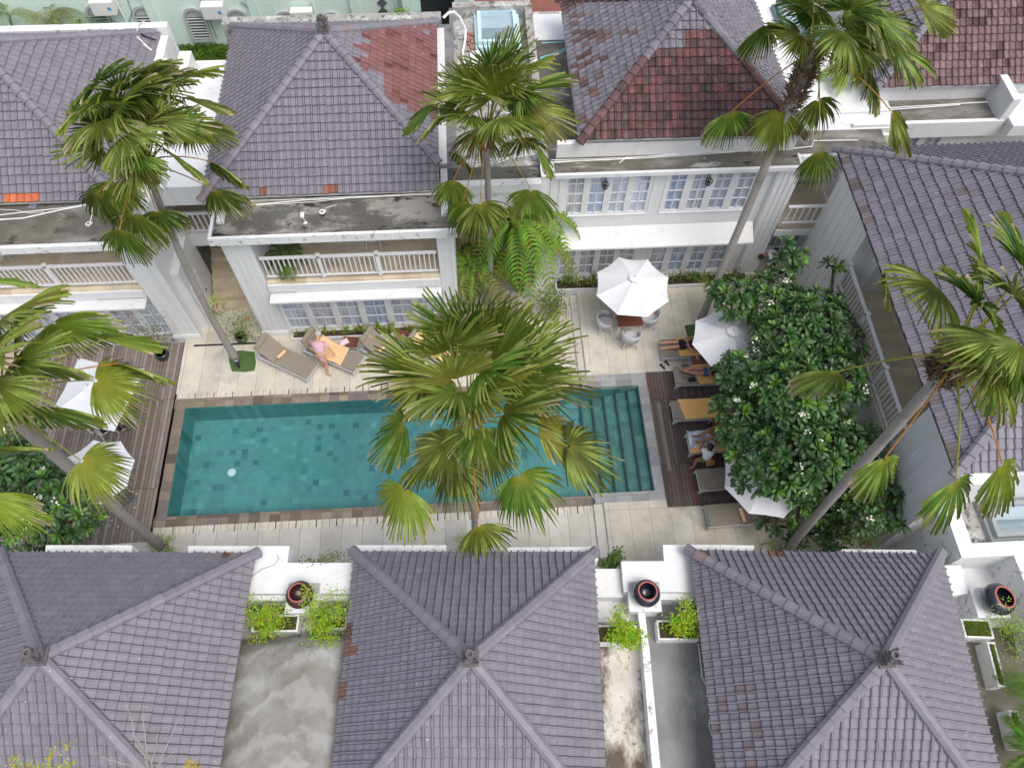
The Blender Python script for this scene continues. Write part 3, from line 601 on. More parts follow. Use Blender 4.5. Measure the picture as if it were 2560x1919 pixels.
MB().tube([(-0.801,23.259,5.9), (-0.606,23.381,6.0), (-0.432,23.416,6.0), (-0.244,23.521,5.7), (-0.073,23.438,5.3), (-0.101,23.048,5.2), (-0.199,22.43,5.2), (-0.161,21.821,5.2), (-0.08,21.318,5.25)], .045, 8).build('cable_sleeve', 'pvc', lc)
for pts in ([(2.492,22.638,5.3), (3.449,22.681,5.3)], [(2.375,21.951,5.25), (2.925,22.126,5.3), (3.458,22.385,5.35)], [(2.371,21.89,5.25), (2.985,22.042,5.3), (3.453,22.324,5.35)]): MB().tube(pts, .02, 5).build('blue_cable', 'cyan', lc)
for k, dx in enumerate((0, 3, 6)): MB().tube([(-0.111,17.117,5.3), (0.677,17.148,5.3), (1.298,17.387,5.3), (1.973,17.488,5.4)] if k == 0 else [(-0.053,17.048,5.3), (0.804,17.275,5.3), (1.426,17.495,5.32), (2.042,17.586,5.4)] if k == 1 else [(-0.109,17.2,5.3), (0.623,17.296,5.32), (1.42,17.381,5.3), (1.967,17.404,5.4)], .014, 5).build('cable', 'pvc', lc)
rb = MB(); random.seed(3)
for k in range(26):
    p = (0.032,23.046,5.12); x, y = p[0]+random.uniform(-.1, .14), p[1]+random.uniform(-.5, .45); rb.ball((x, y, p[2]+.03), random.uniform(.04, .08), 6, 4, (1, .8, .6))
tag(rb.build('rubble', 'clay'), 'heap of broken red tiles beside the pale blue skylight', 'rubble', None, 'stuff')

# right link block with green skylight
lr = thing('stair_block', 'white and mossy flat-roofed block with a green framed skylight behind the tall upper right palm', 'stair block', (11, 20, 0))
t = MB(); t.prism([(10.0, 18.3), (13.6, 18.3), (13.6, 26), (10.0, 26)], 4.9, 5.1); t.build('flat_roof', 'whiteroof', lr)
p = (11.544,23.517,5.1); M['greenframe'] = simple('green_frame', (.13, .22, .23), .5, .1); skylight(lr, (p[0], p[1], 5.1), 1.25, 1.7, .3, 'greenframe')
t = MB(); t.box(9.95, 17.22, 4.9, 13.0, 18.29, 5.1); t.build('front_roof', 'brownslab2', lr)
t = MB(); t.box(9.95, 17.1, 4.6, 11.9, 17.22, 5.18); t.box(10.1, 18.2, 3.0, 13.5, 18.35, 4.9); t.build('beam', 'white_old', lr)
for pts in ([(10.437,21.817,5.2), (10.899,21.39,5.2), (11.177,21.137,5.2)], [(10.446,21.735,5.2), (10.812,21.313,5.2), (10.502,20.867,5.2), (10.793,20.56,5.2)], [(11.574,19.043,5.2), (13.833,19.129,5.2), (16.741,19.187,5.25)], [(11.555,18.971,5.2), (13.539,19.031,5.2), (15.78,19.098,5.25)], [(9.499,17.408,5.2), (10.534,17.516,5.2), (10.646,17.755,5.2), (12.053,17.727,5.2)]): MB().tube(pts, .016, 5).build('cable', 'pvc', lr)
# balcony of the link block, seen between the columns
t = MB(); t.box(10.0, 16.4, 2.6, 12.2, 18.2, 2.85); t.build('balcony_floor', 'beige', lr)
railing(lr, (10.05, 16.42), (11.75, 16.42), 2.85, 3.7, (1,), .2); railing(lr, (11.75, 17.6), (13.0, 17.6), 3.2, 4.1, (0,), .2); railing(lr, (11.75, 16.42), (11.75, 17.6), 2.95, 3.85, (), .25)
t = MB(); wall_open(t, 10.0, 13, 0, 2.6, 17.4, 17.55, opq := [(10.5, 11.0, .5, 2.2), (11.1, 11.6, .5, 2.2), (12.0, 12.5, .3, 2.3)]); t.box(9.95, 16.36, 2.35, 12.2, 16.42, 2.62); t.build('wall', 'white', lr)
for o_ in opq: sash(lr, *o_, 17.42, 2, 3)

# ---------------------------------------------------------------- far right villa, red roof
vt = thing('villa', 'white villa in the upper right corner with a weathered pinkish red tiled roof', 'villa', (15, 20, 0))
def t_col(i, j, rows):
    if i > rows*.55 and j > 12 and random.random() < .8: return pal(GREY, .1)
    if random.random() < .18: return pal((.1, .055, .055), .3)
    return pal((.19, .12, .125), .25)
ETs = [(12.9, 19.4, 5.8), (20.4, 19.4, 5.8), (20.4, 26.9, 5.8), (12.9, 26.9, 5.8)]
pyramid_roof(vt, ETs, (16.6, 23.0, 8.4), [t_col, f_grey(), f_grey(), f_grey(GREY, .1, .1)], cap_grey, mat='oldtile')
t = MB(); t.box(13.0, 19.55, 0, 20.4, 26.5, 5.75); t.box(12.1, 18.36, 4.6, 17.0, 18.5, 5.2); t.box(16.85, 18.4, 4.6, 17.1, 19.55, 6.0); t.build('wall', 'white', vt)
t = MB(); t.box(13.62, 18.4, 4.95, 16.85, 19.55, 5.1); t.build('gutter_tray', 'brownslab2', vt)
t = MB(); t.box(17.1, 18.0, 4.9, 22, 19.5, 5.3); t.build('side_roof', 'whiteroof', vt)
t = MB(); wall_open(t, 12.2, 17.0, 2.5, 4.6, 18.6, 18.75, opt := [(12.7+.75*k, 12.7+.75*k+.55, 2.8, 4.5) for k in range(4)]); t.build('lower_wall', 'white', vt)
for o_ in opt: sash(vt, *o_, 18.62, 2, 3)

# ---------------------------------------------------------------- right side villa (long grey roof along the frangipani tree)
vb = thing('villa', 'large villa along the right edge, long grey roof over a side balcony', 'villa', (11.2, 11, 0))
zb_, ze_ = 5.5, 5.5
def b_left(i, j, rows):
    if random.random() < .012 or (i < 1 and random.random() < .15): return pal((.15, .12, .12), .2)
    return pal((GREY[0]*.92, GREY[1]*.92, GREY[2]*.95), .1)
KB = .66; hw = 5.2; XL = 11.1; YS, YN = 6.42, 17.05
mb = MB(); XR = XL+2*hw; r1, r2 = (XL+hw, YS+hw, 5.5+KB*hw), (XL+hw, YN-hw, 5.5+KB*hw)
c4 = [(XL, YS, 5.5), (XR, YS, 5.5), (XR, YN, 5.5), (XL, YN, 5.5)]
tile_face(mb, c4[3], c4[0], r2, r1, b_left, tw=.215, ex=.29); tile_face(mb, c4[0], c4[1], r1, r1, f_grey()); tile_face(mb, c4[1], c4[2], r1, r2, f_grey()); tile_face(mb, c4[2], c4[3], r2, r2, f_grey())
d = V((0, 0, -.1)); mb.add([V(c4[0])+d, V(c4[1])+d, V(c4[2])+d, V(c4[3])+d, V(r1)+d, V(r2)+d], [(0, 1, 4), (1, 2, 5, 4), (2, 3, 5), (3, 0, 4, 5)], (.1, .08, .07))
rfb = mb.build('roof', 'tile', vb, colattr=True)
for a, b in ((c4[3], r2), (c4[0], r1), (c4[1], r1), (c4[2], r2), (r1, r2)):
    c_ = MB(); a_ = V(a); a_ += (a_-V(b)).normalized()*.1; hip_caps(c_, a_, b, cap_grey); c_.build('ridge_cap', 'tile', rfb, colattr=True)
fluted(vb, 11.2, 11.9, 13.9, 16.4, 0, 5.5, 'W', 5); fluted(vb, 11.2, 11.9, 6.1, 8.3, 0, 5.5, 'W', 4)
t = MB(); t.box(11.2, 8.3, 2.55, 11.4, 13.9, 2.86); t.box(13.4, 8.0, 0, 13.6, 16.3, 5.5); t.box(11.9, 6.5, 0, 15.4, 6.7, 5.08); t.box(11.9, 13.6, 2.86, 13.4, 13.9, 5.5); t.box(11.9, 8.3, 2.86, 13.4, 8.5, 5.5); t.build('wall', 'white', vb)
t = MB(); t.box(11.2, 8.3, 2.86, 13.4, 13.9, 2.9); t.build('balcony_floor', 'balcony', vb)
MB().box(11.35, 8.5, 5.3, 13.4, 13.6, 5.36).build('balcony_ceiling', 'white', vb)
railing(vb, (11.25, 13.85), (11.25, 8.35), 2.95, 3.9, (0, .33, .66), .16)
t = MB(); t.box(11.75, 8.3, 0, 11.9, 13.9, 2.5); t.build('lower_wall', 'white', vb)
# white block with skylight south of that villa
vs = thing('flat_roof_block', 'white flat-roofed block with parapets and a green framed skylight at the right edge', 'building', (13.5, 5.2, 0))
MB().box(12.1, 5.25, 0, 17, 6.5, 3.05).build('wall', 'concrete', vs)
for b_ in ((11.72, 4.9, 0, 17, 5.25, 3.6), (11.72, 5.25, 0, 12.1, 6.5, 3.6), (13.05, 2.6, 0, 13.4, 4.9, 3.6)): MB().box(*b_).build('parapet', 'white_old', vs)
skylight(vs, (13.85, 5.93, 3.05), 1.7, .95, .3, simple('grey_skylight_frame', (.3, .33, .33), .6))
MB().box(11.9, 6.35, 5.1, 15.5, 6.75, 5.32).build('upper_ledge', 'white', vs)

# ---------------------------------------------------------------- front row villas
def front_villa(label, eaves, apex, patch, wallbox, ledges):
    v = thing('villa', label, 'villa', (apex[0], apex[1], 0))
    pyramid_roof(v, eaves, apex, patch, cap_grey, tw=.188, ex=.235)
    t = MB(); t.prism(wallbox, 0, eaves[0][2]-.12); t.build('wall', 'white', v)
    for pl in ledges: MB().prism(pl, 2.9, 3.3).build('ledge', 'white_old', v)
    return v
def inset(q, d=.35):
    c = V((sum(p[0] for p in q)/4, sum(p[1] for p in q)/4)); return [tuple(V(p[:2])+(c-V(p[:2])).normalized()*d*1.4) for p in q]
def brow(i0):
    def f(i, j, rows):
        if i == 0 and random.random() < i0: return pal((.17, .085, .06), .3)
        return pal(GREY, .06)
    return f
ZE = 3.6
nl, nr = (-3.35, 5.83), (2.53, 5.5)
q = [(-3.68, -.05, ZE), (2.2, -.38, ZE), (*nr, ZE), (*nl, ZE)]
front_villa('middle of the three near villas below the pool, with brown tiles along its left eave', q, (-.5, 2.78, 5.95), [f_grey(), f_grey(), f_grey(), lambda i, j, r: pal((.16, .09, .07), .3) if (i == 0 and j in (9, 10, 11, 12, 16, 17)) or (i == 1 and j == 12) else pal((GREY[0]*.97, GREY[1]*.97, GREY[2]), .06)], inset(q), [[(-3.418,6.126),(-1.115,6.003),(-1.121,5.612),(-3.401,5.734)], [(0.421,5.859),(2.713,5.757),(2.684,5.408),(0.403,5.53)]])
q = [(-12.4, .3, ZE), (-6.18, -.05, ZE), (-5.84, 5.93, ZE), (-12.05, 6.28, ZE)]
front_villa('near villa at the lower left corner, behind the bare grey twigs', q, (-9.1, 3.25, 6.1), [f_grey(), f_grey(GREY, .06, .001), brow(.1), f_grey()], inset(q), [[(-11.182,6.541),(-9.029,6.426),(-8.957,6.032),(-11.138,6.149)]])
q = [(4.66, -.75, ZE), (10.8, -1.15, ZE), (11.2, 5.0, ZE), (4.98, 5.42, ZE)]
front_villa('near villa at the lower right, grey pyramid roof with some reddish tiles', q, (7.88, 2.28, 6.05), [f_grey(), f_grey(), brow(.05), lambda i, j, r: pal((.17, .135, .15), .15) if (i < 5 and j > 16 and random.random() < .3) else pal((GREY[0]*.93, GREY[1]*.93, GREY[2]*.95), .08)], inset(q), [[(5.845,5.642),(6.698,5.576),(6.617,5.197),(5.768,5.243)], [(8.921,5.363),(10.805,5.242),(10.822,4.972),(8.843,5.078)]])

an = thing('roof_terrace', 'white roof terrace with a curved grey cement vault between the two left near roofs', 'roof terrace', (-4.6, 3, 0))
t = MB(); t.prism([(-7.622,6.33),(-5.07,6.194),(-5.093,5.764),(-3.229,5.664),(-3.248,4.897),(-7.443,5.124)], 0, 3.3); t.build('white_slab', 'white', an)
t = MB(); t.prism([(-6.635,5.121),(-3.282,4.939),(-3.374,4.787),(-6.615,4.963)], 0, 3.1); t.build('parapet', 'white_old', an)
t = MB(); t.prism([(-6.5, -2), (-3.0, -2), (-3.0, 4.75), (-6.5, 4.75)], 0, 2.62); t.build('slab', 'concrete', an)
t = MB(); n = 20; P = []; F = []
for i in range(n+1):
    a = pi*i/n; x = -4.8-1.72*cos(a)
    for (y, zz) in ((-2.5, 1), (3.55, 1), (3.85, .75), (4.05, .35), (4.1, 0)): P.append((x, y-.05*(1-sin(a)) , 2.6+.85*sin(a)**.8*zz))
for i in range(n):
    for k in range(4): F.append((i*5+k, (i+1)*5+k, (i+1)*5+k+1, i*5+k+1))
t.add(P, F); t.build('vault', 'vault', an, smooth=True)
MB().tube([(-5.925,5.461,3.32), (-5.697,5.629,3.32), (-5.41,5.714,3.32), (-5.306,5.881,3.32), (-5.366,5.987,3.32)], .008, 5).build('cable', simple('grey_wire', (.3, .3, .3)), an)

am = thing('roof_terrace', 'white roof terrace with a long dividing wall between the middle and right near roofs', 'roof terrace', (3.7, 3, 0))
t = MB(); t.prism([(1.578,5.467),(2.684,5.408),(2.568,5.271),(3.25,5.235),(3.228,4.518),(1.506,4.611)], 0, 3.05); t.build('lower_slab', 'white', am)
t = MB(); t.prism([(3.265,5.356),(4.342,5.299),(4.377,5.721),(5.835,5.643),(5.607,4.458),(3.236,4.586)], 0, 3.3); t.build('white_slab', 'white', am)
t = MB(); t.prism([(4.067,4.582),(5.665,4.495),(5.629,4.309),(4.039,4.395)], 0, 3.12); t.build('parapet', 'white_old', am)
t = MB(); t.prism([(1.715,4.773),(3.735,4.664),(3.67,0.13),(1.319,0.264)], 0, 2.6); t.build('stained_slab', 'brownslab', am)
t = MB(); t.prism([(3.731,4.659),(6.79,4.362),(5.839,0.007),(3.621,0.133)], 0, 2.6); t.build('cement_slab', 'greyslab', am)
t = MB(); t.prism([(2.528,4.724),(3.65,4.664),(3.556,3.981),(2.454,4.041)], 2.6, 2.64); t.build('pale_slab', 'whiteroof', am)
t = MB(); t.prism([(3.57,4.219),(3.739,4.21),(3.724,3.351),(3.559,3.36)], 2.5, 3.0); t.prism([(3.55,3.351),(3.724,3.341),(3.577,0.363),(3.39,0.374)], 2.5, 3.05); t.build('dividing_wall', 'white_old', am)
MB().tube([(5.026,3.384,2.64), (4.979,2.62,2.64), (5.098,2.205,2.64), (5.124,1.981,2.64), (4.948,1.552,2.64), (5.022,1.036,2.64), (4.901,0.301,2.64)], .012, 5).build('cable', 'pvc', am)
MB().tube([(3.493,4.197,2.9), (3.643,4.256,2.95), (3.788,4.218,2.95), (3.99,4.183,2.8)], .015, 5).build('cable', 'pvc', am)

ar = thing('roof_terrace', 'narrow roof terrace with white planters at the lower right edge', 'roof terrace', (12.2, 2, 0))
t = MB(); t.box(10.6, -2, 0, 14.5, 3.4, 2.4); t.build('slab', simple('mossy_brown_slab', (.2, .18, .14), .85, .25, 1.4, stains=[((.08, .08, .07), 2, .55, .75, None)]), ar)
t = MB(); t.prism([(10.794,4.908),(11.941,4.846),(11.876,4.139),(11.397,4.086),(10.645,4.127)], 2.4, 3.1); t.build('white_slab', 'white', ar)
t = MB(); t.box(11.3, 3.4, 0, 14, 5.0, 2.5); t.build('low_wall', 'white', ar)
MB().tube([(12.131,4.149,2.6), (12.099,3.79,2.5), (12.241,3.662,2.5), (12.455,3.621,2.5)], .015, 5).build('cable', 'pvc', ar)

# ---------------------------------------------------------------- mint building behind
mi = thing('mint_building', 'pale mint green building with louvred arched windows behind the villas', 'building', (-6, 27, 0))
YM = 27.0
t = MB(); t.box(-22, YM, -1, -1.4, YM+6, 9); t.build('wall', 'mint', mi)
t = MB()
for x in (-12.0, -8.2, -4.4, -2.1): t.box(x, YM-.12, -1, x+.35, YM, 9)
t.build('pilaster', 'mint', mi)
def arch_window(cx_, z0, w_=.62, h=.95):
    f = MB()
    f.box(cx_-w_/2-.1, YM-.09, z0-.1, cx_-w_/2, YM-.002, z0+h); f.box(cx_+w_/2, YM-.09, z0-.1, cx_+w_/2+.1, YM-.002, z0+h); f.box(cx_-w_/2, YM-.09, z0-.1, cx_+w_/2, YM-.002, z0)
    n = 12; P = []
    for i in range(n+1):
        a = pi*i/n; P += [(cx_+cos(a)*w_/2, YM-.09, z0+h+sin(a)*w_/2), (cx_+cos(a)*(w_/2+.1), YM-.09, z0+h+sin(a)*(w_/2+.1))]
    P += [(p[0], YM-.002, p[2]) for p in P]; m = 2*(n+1); F = []
    for i in range(n): F += [(2*i, 2*i+1, 2*i+3, 2*i+2), (2*i+1, m+2*i+1, m+2*i+3, 2*i+3)]
    f.add(P, F); f.add([(cx_+cos(pi*i/n)*w_/2, YM-.04, z0+h+sin(pi*i/n)*w_/2) for i in range(n+1)], [tuple(range(n+1))])
    o = f.build('window', 'greyframe', mi); s_ = MB(); s_.box(cx_-w_/2, YM-.03, z0, cx_+w_/2, YM-.004, z0+h); s_.build('louvre_panel', 'louvre', o)
    s_ = MB()
    for k in range(8): z = z0+.06+k*h/8; s_.add([(cx_-w_/2, YM-.085, z), (cx_+w_/2, YM-.085, z), (cx_+w_/2, YM-.055, z+.035), (cx_-w_/2, YM-.055, z+.035)], [(0, 1, 2, 3)])
    s_.build('louvre_slats', 'greyframe', o)
for px_ in ((-13.869,27.0,3.817), (-12.164,27.0,3.718), (-10.328,27.0,3.599), (-8.735,27.0,3.503), (-6.922,27.0,3.366), (-5.184,27.0,3.282)): arch_window(px_[0], px_[2]-.95)
def ac_unit(p):
    a = MB(); x, z = p[0], p[2]; a.box(x-.42, YM-.42, z-.25, x+.42, YM-.06, z+.3); o = a.build('air_conditioner', 'acm', mi, bevel=.03)
    g_ = MB(); g_.add([(x+.2, YM-.424, z-.02), (x+.32, YM-.424, z-.02), (x+.29, YM-.424, z+.1), (x+.18, YM-.424, z+.1)], [(0, 1, 2, 3)]); g_.build('blue_badge', simple('blue_badge', (.03, .3, .6)), o)
    b_ = MB(); b_.bar((x-.3, YM-.3, z-.3), (x-.3, YM, z-.3), .04); b_.bar((x+.3, YM-.3, z-.3), (x+.3, YM, z-.3), .04); b_.build('bracket', 'greyframe', o)
for p in ((-13.384,27.0,4.242), (-9.457,27.0,3.972), (-6.234,27.0,3.65)): ac_unit(p)
for pts in ([(-12.921,26.9,4.425), (-12.884,26.9,3.408)], [(-5.769,26.9,4.23), (-5.747,26.9,3.487)], [(-2.648,26.9,4.145), (-2.667,26.9,3.735)]): MB().tube(pts, .05, 6).build('drain_pipe', simple('pale_pipe', (.7, .76, .74)), mi)
for pts in ([(-9.885,26.95,4.309), (-9.809,26.95,3.653), (-9.783,26.95,2.709)], [(-12.514,26.95,4.38), (-12.541,26.95,3.896), (-12.865,26.95,3.406)], [(-8.45,26.95,4.189), (-7.768,26.95,3.426)]): MB().tube(pts, .012, 4).build('wire', 'black', mi)
for p in ((-3.196,26.96,3.989), (-3.2,26.96,3.625)):
    s_ = .2; MB().add([(p[0]-s_, p[1], p[2]), (p[0], p[1], p[2]-s_), (p[0]+s_, p[1], p[2]), (p[0], p[1], p[2]+s_)], [(0, 1, 2, 3)]).build('diamond_vent', 'louvre', mi)
pa, pb = (-2.091,26.98,3.275), (-1.0,26.98,4.047)
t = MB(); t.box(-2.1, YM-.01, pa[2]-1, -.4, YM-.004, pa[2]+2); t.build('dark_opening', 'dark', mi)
t = MB(); t.box(-.45, YM-.9, -1, .1, YM+.5, 9); t.box(-2.4, YM-.5, -1, -2.1, YM+.5, 9); t.build('porch_wall', 'mint', mi)
p = (-1.706,26.3,3.759); o = MB().lathe([(.0, .3), (.25, .27), (.45, .12), (.5, 0), (.47, -.02)], (p[0], 26.2, p[2]-.3), 20).build('water_tank', simple('turquoise_plastic', (.05, .4, .38), .4)); tag(o, 'turquoise plastic tank lid in the dark opening of the mint building', 'tank')
# yard behind, rear parapets
t = MB(); t.box(-8.35, 23.85, 0, -.9, 24.25, 5.45); t.build('rear_parapet', 'concrete', vc)
t = MB(); t.box(-30, 24.5, -.05, 30, 27, .02); structure('back_yard', t, 'concrete')
t = MB(); t.box(.3, 25.4, 0, 9, 26.5, 4.4); o = t.build('far_shed', simple('red_brown_wall', (.22, .08, .06), .8, .2)); tag(o, 'dark red wall of a shed beyond the blue skylight', 'shed')


# ================================================================ VEGETATION
def lerp3(a, b, t): return tuple(a[i]*(1-t)+b[i]*t for i in range(3))
G1, G2, G3, YEL, TAN = (.03, .085, .014), (.11, .19, .03), (.2, .28, .04), (.36, .33, .04), (.55, .46, .3)
def fan_leaf(mb, hub, tip, spread=1.0, tone=.5, nseg=38, inward=None, droop=.35, rnd=None, dead=0, hubyel=.5):
    """costapalmate fan: pleated segments joined near the hub, split and drooping towards the tips"""
    rnd = rnd or random; hub, tip = V(hub), V(tip); ax = (tip-hub); R = ax.length*rnd.uniform(.96, 1.06); ax.normalize()
    up = V((0, 0, 1)) if abs(ax.z) < .9 else V((0, 1, 0))
    nrm = (up-ax*up.dot(ax)).normalized(); roll = rnd.uniform(-.35, .35); side = ax.cross(nrm).normalized()
    nrm, side = nrm*cos(roll)+side*sin(roll), side*cos(roll)-nrm*sin(roll)
    half = radians(112)*spread; base = lerp3(G1, G3, tone); base = tuple(c*rnd.uniform(.7, 1.2) for c in base)
    for k in range(nseg):
        t = (k+.5)/nseg*2-1; a = t*half; da = half/nseg*1.06
        ln = R*(1.04-.5*abs(t)**1.4)*rnd.uniform(.88, 1.06); splt = .44+.2*rnd.random(); fold = .035*R
        cc = lerp3(base, lerp3(base, YEL, .35), rnd.random()**3); wob = rnd.uniform(-.05, .05); brown = rnd.random() < .18+dead; dr = droop*(.6+.8*rnd.random())*(1+.4*abs(t))
        bent = rnd.random() < .09
        st = ((.04, 0), (.22, 0), (splt, 0), (.66, .25), (.84, .6), (1.0, 1)); P = []; C_ = []; strk = rnd.random() < .38; wf = rnd.uniform(.8, 1.1)
        prev = hub.copy(); pu = 0
        for (u, drp) in st:
            wd = sin(da)*R*min(u, splt)*(1-max(0, (u-splt)/(1-splt))**.9*.97)*(wf if u > splt else 1)*(.8 if abs(t) > .75 else 1)
            aa = a*(1-.42*max(0, u-.3))+wob*max(0, u-splt)*1.6
            dirv = ax*cos(aa)+side*sin(aa); per = side*cos(aa)-ax*sin(aa)
            dv = (dirv+V((0, 0, -1))*dr*max(0, u-.3)*(2.6 if bent else 1.3)-nrm*.16*sin(abs(a))*u).normalized()
            p = prev+dv*(ln*(u-pu)); prev, pu = p, u
            P += [p-per*wd-nrm*fold*u*.5, p+nrm*fold*u*.5, p+per*wd-nrm*fold*u*.5]
            c0 = lerp3(cc, (.42, .54, .13), .6) if strk and u > .25 else cc  # random segments get a paler green that paints in lit streaks
            c1 = lerp3(lerp3(c0, YEL, hubyel), c0, min(1, u/.25)); c1 = lerp3(c1, TAN if brown else lerp3(c0, YEL, .6), max(0, (u-(.7 if brown else .82))/.25)*(1 if brown else .8)); C_.append(c1)
        for i in range(5):
            cl = [C_[i], C_[i], C_[i+1], C_[i+1]]
            mb.add([P[3*i], P[3*i+1], P[3*i+4], P[3*i+3]], [(0, 1, 2, 3)], cl); mb.add([P[3*i+1], P[3*i+2], P[3*i+5], P[3*i+4]], [(0, 1, 2, 3)], cl)
def arcpts(a, b, sag, n=7):
    a, b = V(a), V(b); return [a.lerp(b, i/n)+V((0, 0, sag*4*(i/n)*(1-i/n))) for i in range(n+1)]
def fan_palm(label, base, crown, fronds, r0=.19, r1=.13, tone=.5, filler=8, seed=1, bend=(0, 0), fillup=True, shag=(60, .75, 1.), pw=1., grp='tall fan palms around the pool'):
    rnd = random.Random(seed); t = thing('fan_palm', label, 'palm tree', base, 0, grp)
    base, crown = V(base), V(crown); L_ = crown-base; n = 26; P = []; Rr = []
    for i in range(n+1):
        u = i/n; P.append(V((0, 0, 0)).lerp(L_, u)+V((bend[0], bend[1], 0))*4*u*(1-u)); Rr.append((r0*(1.25-.6*min(1, u*6)*.4 if u < .17 else 1)*(1-u)+r1*u)*(1+.04*sin(i*2.1)))
    MB().tube(P, Rr, 14).build('trunk', 'trunk', t, local=True, smooth=True)
    fb = MB(); pt = MB(); lf = MB(); c0 = crown
    for k in range(shag[0]):                                            # brown fibre and old leaf bases round the crown shaft
        a = rnd.random()*2*pi; z = rnd.uniform(-shag[1], .1); rr = r1*(1.0+.3*rnd.random())*shag[2]; cdir = (c0-base).normalized(); p = c0+cdir*z+V((cos(a)*rr*.8, sin(a)*rr*.8, 0))
        fb.tube([p, p+V((cos(a)*.1, sin(a)*.1, .12)), p+V((cos(a)*rnd.uniform(.14, .3), sin(a)*rnd.uniform(.14, .3), rnd.uniform(.05, .25)))], [.03, .022, .004], 4)
    fb.tube([c0+V((0, 0, -.8)), c0+V((0, 0, -.3)), c0+V((0, 0, .1))], [r1*1.02, r1*1.35, r1*.6], 10)
    allf = [(f[0], f[1], f[2]*(.84 if f[0][2] < crown.z-.35 else .88), 0) for f in fronds]
    for k in range(filler):
        a = 2.4*k+rnd.random(); el = radians(rnd.uniform(25, 80)) if fillup else radians(rnd.uniform(-30, 60)); d = V((cos(a)*cos(el), sin(a)*cos(el), sin(el)))
        h = c0+d*rnd.uniform(.8, 1.25); d2 = V((d.x, d.y, d.z*.35)).normalized(); allf.append((h, h+d2*rnd.uniform(.9, 1.1), 1, 1))
    for (h, tp, sp, fl) in allf:
        h, tp = V(h), V(tp); yo = rnd.random()
        low = h.z < c0.z-.3
        out = (h-c0); outh = V((out.x, out.y, 0)); st = c0+(outh.normalized()*r1*.9 if outh.length > .01 else V((0, 0, 0)))+V((0, 0, rnd.uniform(-.25, .05)))
        pp = arcpts(st, h, .16 if not fl else .04); colr = (.5, .24, .05) if low and rnd.random() < .6 else (.33, .33, .06)
        cl0 = lerp3(colr, (.25, .1, .06), .4)
        pt.tube(pp, [q*pw for q in (.03, .022, .018, .016, .015, .014, .013, .012)], 5, col=colr)
        fan_leaf(lf, h, tp, sp, tone+(.15 if low else 0)+rnd.uniform(-.38, .35), rnd=rnd, droop=.55 if low else (.16 if (tp-h).y > .25 else .34), dead=.14 if low else 0, hubyel=.9 if low else .25)
    fb.build('crown_fibre', 'fibre', t); pt.build('leaf_stalks', 'leafatt', t, colattr=True); lf.build('crown', 'leafatt', t, colattr=True)
    return t
fan_palm('tall fan palm growing beside the centre of the pool, its crown covering the water', (-0.436,6.81,0.0), (-0.289,6.846,8.817), [((-1.59,6.91,8.46),(-2.59,6.73,7.56),1.0),((-1.59,5.53,8.44),(-1.96,4.79,7.36),1.0),((-0.76,7.17,7.6),(-0.67,5.84,7.86),1.0),((-0.68,6.35,7.62),(-0.84,5.5,6.57),1.0),((0.61,5.72,8.39),(1.17,4.65,7.76),1.0),((1.58,6.13,8.71),(2.75,5.97,8.04),1.0),((1.03,6.55,8.86),(2.13,6.61,8.07),1.0),((0.31,6.29,9.89),(1.09,5.89,10.93),1.0),((0.93,7.23,9.25),(1.9,6.59,9.94),1.0),((-0.01,7.07,10.12),(0.46,6.53,11.27),1.0),((-0.47,6.66,10.14),(-0.69,5.74,11.12),1.0),((-1.09,7.13,9.87),(-1.94,6.54,10.75),1.0),((-1.06,7.15,9.88),(-1.85,7.04,10.98),1.0),((-0.18,8.2,9.7),(-0.17,8.21,11.06),1.0),((0.25,7.35,9.95),(0.9,7.46,11.14),1.0),((0.63,7.24,9.73),(1.46,7.9,10.58),1.0),((0.74,7.7,9.39),(1.75,7.54,10.29),1.0),((-0.22,4.83,8.12),(0.1,4.49,6.85),0.8),((0.05,6.82,7.51),(0.48,6.19,6.39),1.0),((-1.15,6.32,7.92),(-1.51,6.15,6.62),1.0),((-0.34,8.08,9.61),(-0.64,8.29,10.92),1.0),((0.05,8.07,9.6),(0.27,8.34,10.92),1.0),((0.45,6.87,9.94),(1.33,6.72,10.97),1.0),((-0.56,6.89,10.14),(-1.09,6.75,11.38),1.0),((-0.1,6.59,10.13),(0.61,6.22,11.23),1.0),((-0.65,7.71,9.79),(-0.28,7.71,11.1),1.0),((0.24,7.93,9.51),(0.66,8.05,10.8),1.0)], r0=.095, r1=.08, tone=.55, filler=5, seed=11)
